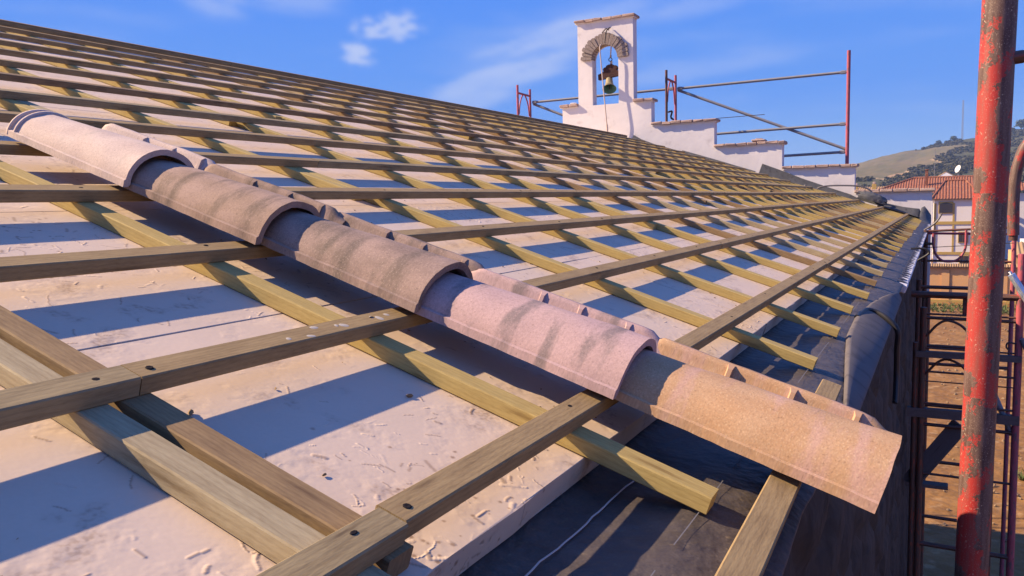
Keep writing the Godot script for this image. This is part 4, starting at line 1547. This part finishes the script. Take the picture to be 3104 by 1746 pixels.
# ------------------------------------------------------------------ scaffolds
func build_scaffolds() -> void:
	var r := 0.0242
	# behind the gable
	var s := thing("gable_scaffold", "scaffold top with red posts and grey rails rising behind the white gable", "scaffold", Vector3(15.4, GROUND, -4))
	var o := Vector3(-15.4, -GROUND, 4)
	for f in [-7.56, -4.447]:
		var fr := part("frame_post", bar(Vector3(15.1, GROUND, f), Vector3(15.1, 2.86, f), r), mats.rust if f > -5 else mats.red_far, s, o)
		part("frame_post", bar(Vector3(15.63, GROUND, f + 0.02), Vector3(15.63, 2.83, f + 0.02), r), mats.red_far, s, o)
		part("frame_head", bar(Vector3(15.1, 2.705, f), Vector3(15.63, 2.69, f + 0.02), 0.021), mats.red_far, s, o)
		for side in [0, 1]:
			var x0: float = 15.13 if side == 0 else 15.60
			var d := 1.0 if side == 0 else -1.0
			part("frame_strut", tube(curve([Vector3(x0, 2.28, f + 0.01), Vector3(x0 + d * 0.05, 2.5, f + 0.01), Vector3(x0 + d * 0.13, 2.63, f + 0.01), Vector3(x0 + d * 0.2, 2.69, f + 0.01)], 8), 0.014, 8).commit(), mats.red_far, s, o)
		part("cross_bar", bar(Vector3(15.1, 1.2, f), Vector3(15.63, 1.2, f + 0.02), 0.02), mats.red_far, s, o)
	part("end_post", bar(Vector3(15.63, GROUND, -1.347), Vector3(15.63, 2.967, -1.347), 0.031), mats.red_far, s, o)
	for q in [[[2.578, -4.40], [2.607, -1.375]], [[1.665, -4.40], [1.714, -1.375]], [[1.17, -4.40], [1.226, -1.375]], [[2.562, -7.50], [2.586, -4.45]]]:
		var a := Vector3(15.66, q[0][0], q[0][1])
		var b := Vector3(15.66, q[1][0], q[1][1])
		var rail := part("rail", bar(a, b, 0.025), mats.galv, s, o)
		part("coupler", block(Vector3(0.05, 0.065, 0.10), 0.012), mats.galv, rail, b + Vector3(0, 0, -0.06))
		part("coupler", block(Vector3(0.05, 0.065, 0.10), 0.012), mats.galv, rail, a + Vector3(0, 0, 0.05))
	part("brace", bar(Vector3(15.69, 2.555, -4.40), Vector3(15.69, 1.275, -1.375), 0.027), mats.galv, s, o)
	part("brace", bar(Vector3(15.69, 2.53, -7.49), Vector3(15.69, 1.27, -4.45), 0.027), mats.galv, s, o)
	part("clamp", tube(curve([Vector3(15.2, 2.10, -4.44), Vector3(15.3, 2.12, -4.40), Vector3(15.35, 2.02, -4.44), Vector3(15.45, 1.98, -4.42)], 8), 0.018, 6).commit(), mats.black, s, o)
	var rod := tag(part("steel_rod", bar(Vector3(14.6, 1.862, -3.5), Vector3(14.6, 1.873, -2.57), 0.006, 6), mats.iron), "thin dark steel rod sticking out past the third coping step", "rod")
	rod.set_meta("label", "thin dark steel rod sticking out past the third coping step")

	# the near pole
	var p := thing("scaffold_pole", "near upright scaffold pole with peeling bright red paint at the right", "scaffold pole", Vector3(1.486, GROUND, 0.1325))
	p.rotation.x = 0.0130
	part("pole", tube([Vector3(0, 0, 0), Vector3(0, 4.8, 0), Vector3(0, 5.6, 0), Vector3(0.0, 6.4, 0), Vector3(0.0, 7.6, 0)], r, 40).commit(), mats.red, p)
	var cl := part("clamp", tube([Vector3(-0.004, 6.655, 0.015), Vector3(0.006, 6.658, 0.034)], 0.010, 12).commit(), mats.rust, p)
	part("bolt", bar(Vector3(0.006, 6.658, 0.034), Vector3(0.016, 6.662, 0.062), 0.006, 8), mats.rust, cl)

	# the frames beside the eave wall
	var e := thing("eave_scaffold", "rusty scaffold frames with rungs standing along the chapel's eave wall", "scaffold", Vector3(9, GROUND, 0.35))
	o = Vector3(-9, -GROUND, -0.35)
	part("post", bar(Vector3(7, GROUND, 0.048), Vector3(7, -0.415, 0.048), 0.025), mats.rust, e, o)
	part("post", bar(Vector3(7, GROUND, 0.0), Vector3(7, -0.69, 0.0), 0.021), mats.rust, e, o)
	part("post", bar(Vector3(7, GROUND, 0.68), Vector3(7, 0.0, 0.68), 0.026), mats.red_far, e, o)
	for q in [[-0.315, 0.026], [-0.465, 0.008], [-0.494, 0.013], [-0.731, 0.007], [-0.776, 0.018], [-0.915, 0.008], [-0.99, 0.005], [-1.165, 0.009], [-1.245, 0.027], [-1.333, 0.014], [-1.727, 0.010], [-2.3, 0.02], [-2.8, 0.02]]:
		part("rung", bar(Vector3(7.0, q[0], -0.04 if q[1] > 0.02 else 0.05), Vector3(7.0, q[0] - 0.008, 0.70), q[1], 8), mats.rust, e, o)
	for y in [0.0, -0.30]:
		part("bowed_strut", tube(curve([Vector3(6.99, -0.64 + y, 0.07), Vector3(6.99, -0.555 + y, 0.135), Vector3(6.99, -0.515 + y, 0.19), Vector3(6.99, -0.515 + y, 0.24), Vector3(6.99, -0.55 + y, 0.31), Vector3(6.99, -0.63 + y, 0.38)], 18), 0.010, 7).commit(), mats.rust, e, o)
	part("ledger_board", box(Vector3(6.97, -1.275, -0.05), Vector3(7.03, -1.205, 0.70)), mats.plank, e, o)
	part("ledger_board", box(Vector3(6.96, -0.80, 0.0), Vector3(7.02, -0.755, 0.70)), mats.plank, e, o)
	for q in [[8.6, -0.02, -0.35], [8.6, 0.62, -0.25], [9.4, 0.05, -0.6]]:
		part("post", bar(Vector3(q[0], GROUND, q[1]), Vector3(q[0], q[2], q[1]), 0.024), mats.rust, e, o)
	for y in [-0.42, -0.98, -1.55, -2.1, -2.65]:
		part("rung", bar(Vector3(8.6, y, -0.02), Vector3(8.6, y - 0.005, 0.62), 0.017, 8), mats.rust, e, o)
	part("toe_plate", block(Vector3(0.02, 0.16, 0.22), 0.003), mats.rust, e, Vector3(7.03, -0.40, 0.42) + o)
	part("plank", timber(0.62, 0.03, 0.13, 0.003), mats.plank, e, Vector3(7.05, -1.84, -0.02) + o, Basis(Vector3.UP, -PI / 2) * Basis(Vector3(0, 0, 1), 0.98) * Basis(Vector3.RIGHT, 1.2))
	part("plank", block(Vector3(0.1, 0.03, 0.3), 0.003), mats.plank, e, Vector3(7.05, -1.83, 0.1) + o)
	part("brace", bar(Vector3(6.97, -0.62, 0.70), Vector3(6.97, -1.32, 0.98), 0.022), mats.galv, e, o)
	part("brace", bar(Vector3(7.02, -0.9, 0.47), Vector3(7.02, -1.36, 0.66), 0.02), mats.galv, e, o)
	part("hook", tube(curve([Vector3(6.97, -0.66, 0.66), Vector3(6.97, -0.655, 0.61), Vector3(6.97, -0.69, 0.60), Vector3(6.97, -0.71, 0.62)], 8), 0.007, 6).commit(), mats.iron, e, o)
	part("post", bar(Vector3(11, GROUND, -0.008), Vector3(11, 0.02, -0.008), 0.024), mats.rust, e, o)
	part("post", bar(Vector3(11, GROUND, 0.9), Vector3(11, 0.05, 0.9), 0.024), mats.red_far, e, o)
	part("guard_rail", bar(Vector3(11, 0.008, 0.0), Vector3(11, 0.048, 0.9), 0.014, 8), mats.rust, e, o)
	part("guard_rail", bar(Vector3(11.03, -0.018, 0.0), Vector3(11.03, -0.032, 0.9), 0.014, 8), mats.red_far, e, o)
	part("guard_rail", bar(Vector3(11, -0.345, -0.06), Vector3(11, -0.352, 0.9), 0.014, 8), mats.rust, e, o)
	part("guard_bow", tube(curve([Vector3(10.98, -0.02, 0.073), Vector3(10.98, -0.16, 0.073), Vector3(10.98, -0.27, 0.105), Vector3(10.98, -0.34, 0.17), Vector3(10.98, -0.352, 0.25), Vector3(10.98, -0.33, 0.33), Vector3(10.98, -0.25, 0.39), Vector3(10.98, -0.16, 0.412), Vector3(10.98, 0.02, 0.412)], 30), 0.014, 8).commit(), mats.red_far, e, o)
	part("wire", bar(Vector3(10.95, -0.186, 0.0), Vector3(10.95, -0.13, 0.9), 0.004, 5), mats.iron, e, o)
	for y in [-0.75, -1.6]:
		part("rung", bar(Vector3(11, y, -0.04), Vector3(11, y, 0.9), 0.02, 8), mats.rust, e, o)
	part("spigot", block(Vector3(0.03, 0.03, 0.08), 0.006), mats.iron, e, Vector3(10.96, -0.14, 0.03) + o)
	# what hangs in at the right edge
	var b := thing("curved_guard", "curved orange red scaffold guard bar at the photo's right edge", "guard bar", Vector3(4, 0.3, 0.5))
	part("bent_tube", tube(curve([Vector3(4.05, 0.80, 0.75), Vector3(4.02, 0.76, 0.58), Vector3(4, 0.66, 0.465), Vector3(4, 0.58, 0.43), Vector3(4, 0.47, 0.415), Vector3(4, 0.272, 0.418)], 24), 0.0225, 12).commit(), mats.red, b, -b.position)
	part("spigot", bar(Vector3(4, 0.25, 0.418), Vector3(4, 0.29, 0.418), 0.017, 10), mats.rust, b, -b.position)
	part("cross_tube", bar(Vector3(4.05, 0.80, 0.75), Vector3(4.05, 0.80, 1.5), 0.0225), mats.red_far, b, -b.position)
	var sv := thing("wrapped_tube", "silver foil wrapped tube slanting down at the photo's right edge", "tube", Vector3(6.9, -0.2, 0.66))
	part("foil", tube([Vector3(6.93, -0.145, 0.612), Vector3(6.93, -0.22, 0.655), Vector3(6.93, -0.32, 0.71), Vector3(6.93, -0.55, 0.85)], 0.026, 12).commit(), mats.silver, sv, -sv.position)
	part("tie", tube([Vector3(6.93, -0.125, 0.60), Vector3(6.93, -0.15, 0.615)], 0.012, 8).commit(), mats.silver, sv, -sv.position)


# ------------------------------------------------------------------ hoses, sheets and crumbs
func build_loose_things() -> void:
	var h := thing("hose", "grey hose looping over the roof's far corner by the gable foot", "hose", roof_at(14.1, -1.2, 0.05))
	part("loop", tube(curve([roof_at(13.9, -1.92, 0.04), Vector3(14.2, 0.569, -1.679), Vector3(14.2, 0.604, -1.617), Vector3(14.2, 0.622, -1.50), Vector3(14.2, 0.624, -1.35), Vector3(14.2, 0.617, -1.17), Vector3(14.2, 0.604, -1.035), Vector3(14.2, 0.575, -0.934), Vector3(14.2, 0.535, -0.865), Vector3(14.2, 0.45, -0.81), Vector3(14.18, 0.36, -0.79)], 40), 0.0135, 8).commit(), mats.hose, h, -h.position)
	var n := noise(1000, 4.0, 3)
	var roll := thing("curled_sheet", "dark curled offcut of grey underlay lying at the gable's foot", "sheet", roof_at(14.1, -0.95, 0))
	var rows := []
	for i in 15:
		var f := i / 14.0
		var v := lerpf(-1.12, -0.70, f)
		var row := PackedVector3Array()
		for k in 13:
			var a := lerpf(-0.4, 4.2, k / 12.0)
			var rad := 0.085 * (0.75 + 0.35 * sin(PI * f)) + 0.012 * n.get_noise_2d(f * 3.0, a)
			row.append(roof_at(14.12 - cos(a) * rad, v + n.get_noise_2d(a, 7.0) * 0.05, 0.055 + rad * 0.75 + sin(a) * rad))
		rows.append(row)
	part("curl", sheet(rows).commit(), mats.slate, roll, -roll.position)
	var low := thing("low_flashing", "dark sagging flashing strip under the lowest white step of the gable", "flashing", roof_at(14.2, -0.5, 0))
	rows = []
	for q in [[-0.80, 0.045, 0.10], [-0.62, 0.05, 0.115], [-0.45, 0.05, 0.125], [-0.30, 0.05, 0.15], [-0.22, 0.045, 0.165], [-0.16, 0.045, 0.10]]:
		var row := PackedVector3Array()
		for k in 6:
			var f := k / 5.0
			row.append(roof_at(14.06 + 0.28 * f, q[0], q[1] * (1 - f) - 0.03 * sin(PI * f) + q[2] * f * f))
		rows.append(row)
	part("strip", sheet(rows).commit(), mats.slate, low, -low.position)
	var fl := thing("upturned_flashing", "grey flashing corner turned up against the white wall at the eave", "flashing", roof_at(14.2, -0.1, 0))
	rows = []
	for q in [[-0.20, 0.20], [-0.165, 0.235], [-0.10, 0.19], [-0.03, 0.13], [0.0, 0.05]]:
		var row := PackedVector3Array()
		for k in 6:
			var f := k / 5.0
			row.append(roof_at(13.75 + 0.55 * f, q[0] * (0.6 + 0.4 * f), -0.01 + q[1] * f * f * f))
		rows.append(row)
	part("strip", sheet(rows).commit(), mats.slate, fl, -fl.position)
	# the loose flap of underlay turned out over the wall, and the black strap beside it
	var flap := thing("underlay_flap", "loose grey flap of underlay turned out over the eave near the tiles", "sheet", roof_at(2.4, -0.05, 0))
	rows = []
	var inner := [[1.6, -0.004], [1.84, -0.027], [2.31, -0.073], [2.61, -0.100], [3.03, -0.111], [3.41, -0.095], [3.70, -0.07], [3.89, -0.045], [4.0, -0.02]]
	for i in 33:
		var u := lerpf(1.6, 4.0, i / 32.0)
		var v0 := 0.0
		for k in inner.size() - 1:
			if u >= inner[k][0] - 0.001:
				v0 = lerpf(inner[k][1], inner[k + 1][1], clampf((u - inner[k][0]) / (inner[k + 1][0] - inner[k][0]), 0, 1))
		var row := PackedVector3Array()
		for q in [[0.0, 0.0015], [0.04, 0.011], [0.14, 0.014], [0.4, 0.009], [0.68, 0.002], [0.88, -0.005], [0.98, -0.010], [1.0, -0.014]]:
			var w := n.get_noise_2d(u * 0.22, q[0] * 0.1) * 0.006
			row.append(roof_at(u, lerpf(v0, 0.008, q[0]), q[1] + w * 0.5))
		rows.append(row)
	part("flap", sheet(rows).commit(), mats.flap, flap, -flap.position)
	var strap := thing("black_hose", "black hose bent over the grey flap at the eave and hanging down the wall", "hose", roof_at(3.0, 0, 0))
	var path := curve([roof_at(3.0, -0.105, 0.006), roof_at(3.2, -0.09, 0.011), roof_at(3.22, -0.056, 0.013), roof_at(3.19, -0.016, 0.008), Vector3(3.18, -0.03, 0.022), Vector3(3.2, -0.1, 0.02), Vector3(3.22, -0.2, 0.02), Vector3(3.17, -0.29, 0.02)], 40)
	part("bent_length", tube(path, 0.0095, 8).commit(), mats.black, strap, -strap.position)
	var loop := thing("black_pipe_hook", "thick black pipe end bent in a hook over the eave further along", "pipe", Vector3(5.2, 0.1, 0.03))
	part("bend", tube(curve([Vector3(5.2, 0.143, 0.0), Vector3(5.2, 0.145, 0.05), Vector3(5.2, 0.138, 0.082), Vector3(5.2, 0.122, 0.094), Vector3(5.2, 0.105, 0.08), Vector3(5.2, 0.075, 0.034)], 20), 0.0065, 8).commit(), mats.black, loop, -loop.position)
	var cab := thing("rubber_cable", "dark cable rising from the eave edge across the white house", "cable", Vector3(11, 0.1, 0.06))
	part("lead", tube(curve([Vector3(11, 0.02, -0.03), Vector3(11, 0.028, -0.02), Vector3(11, 0.084, 0.062), Vector3(11, 0.149, 0.119), Vector3(11, 0.217, 0.153)], 16), 0.011, 8).commit(), mats.hose, cab, -cab.position)
	var string := thing("string", "pale string lying along the black underlay below the boards", "string", roof_at(0.9, -0.245, -0.035))
	var pts := []
	for i in 40:
		var u := 0.35 + i * 0.0215
		pts.append(roof_at(u, -0.243 + n.get_noise_2d(u * 1.2, 80.0) * 0.012, -0.0325 + n.get_noise_2d(u * 2.0, 90.0) * 0.002))
	part("strand", tube(pts, 0.0013, 5).commit(), mats.rope, string, -string.position)
	var scrap := thing("plastic_scrap", "tiny blue plastic scrap on the grey timber at the photo's left edge", "plastic scrap", roof_at(0.475, -0.934, RH + 0.001))
	scrap.rotation.x = SLOPE
	mats.blue = mat(lin(0.05, 0.10, 0.30), 0.4)
	part("scrap", sheet([PackedVector3Array([Vector3(-0.012, 0.001, -0.004), Vector3(0, 0.005, -0.006), Vector3(0.014, 0.001, -0.003)]), PackedVector3Array([Vector3(-0.014, 0.003, 0.001), Vector3(0.001, 0.007, 0.0), Vector3(0.012, 0.004, 0.002)]), PackedVector3Array([Vector3(-0.009, 0.001, 0.006), Vector3(0.001, 0.003, 0.005), Vector3(0.010, 0.001, 0.006)])]).commit(), mats.blue, scrap)
	# crumbs of earth and foam on the boards
	var r := RandomNumberGenerator.new()
	r.seed = 77
	var mm := MultiMesh.new()
	mm.transform_format = MultiMesh.TRANSFORM_3D
	mm.mesh = block(Vector3(1, 0.6, 0.7), 0.25, 0.15, 9)
	mm.instance_count = 150
	for i in 150:
		var u := r.randf_range(0.1, 2.6)
		var v := -0.34 - r.randf() * 1.3
		var s := r.randf_range(0.0012, 0.0042) * (1.0 + float(i % 17 == 0))
		mm.set_instance_transform(i, Transform3D(Basis(Vector3.RIGHT, SLOPE) * Basis(Vector3.UP, r.randf() * TAU) * Basis.from_scale(Vector3(s * 1.6, s, s)), roof_at(u, v, s * 0.25)))
	var o := MultiMeshInstance3D.new()
	o.multimesh = mm
	o.material_override = mats.rafter_brown
	o.name = numbered("crumbs")
	add_child(o, true)
	o.set_meta("kind", "stuff")
	tag(o, "brown crumbs of earth and wood scattered on the insulation boards", "crumbs")
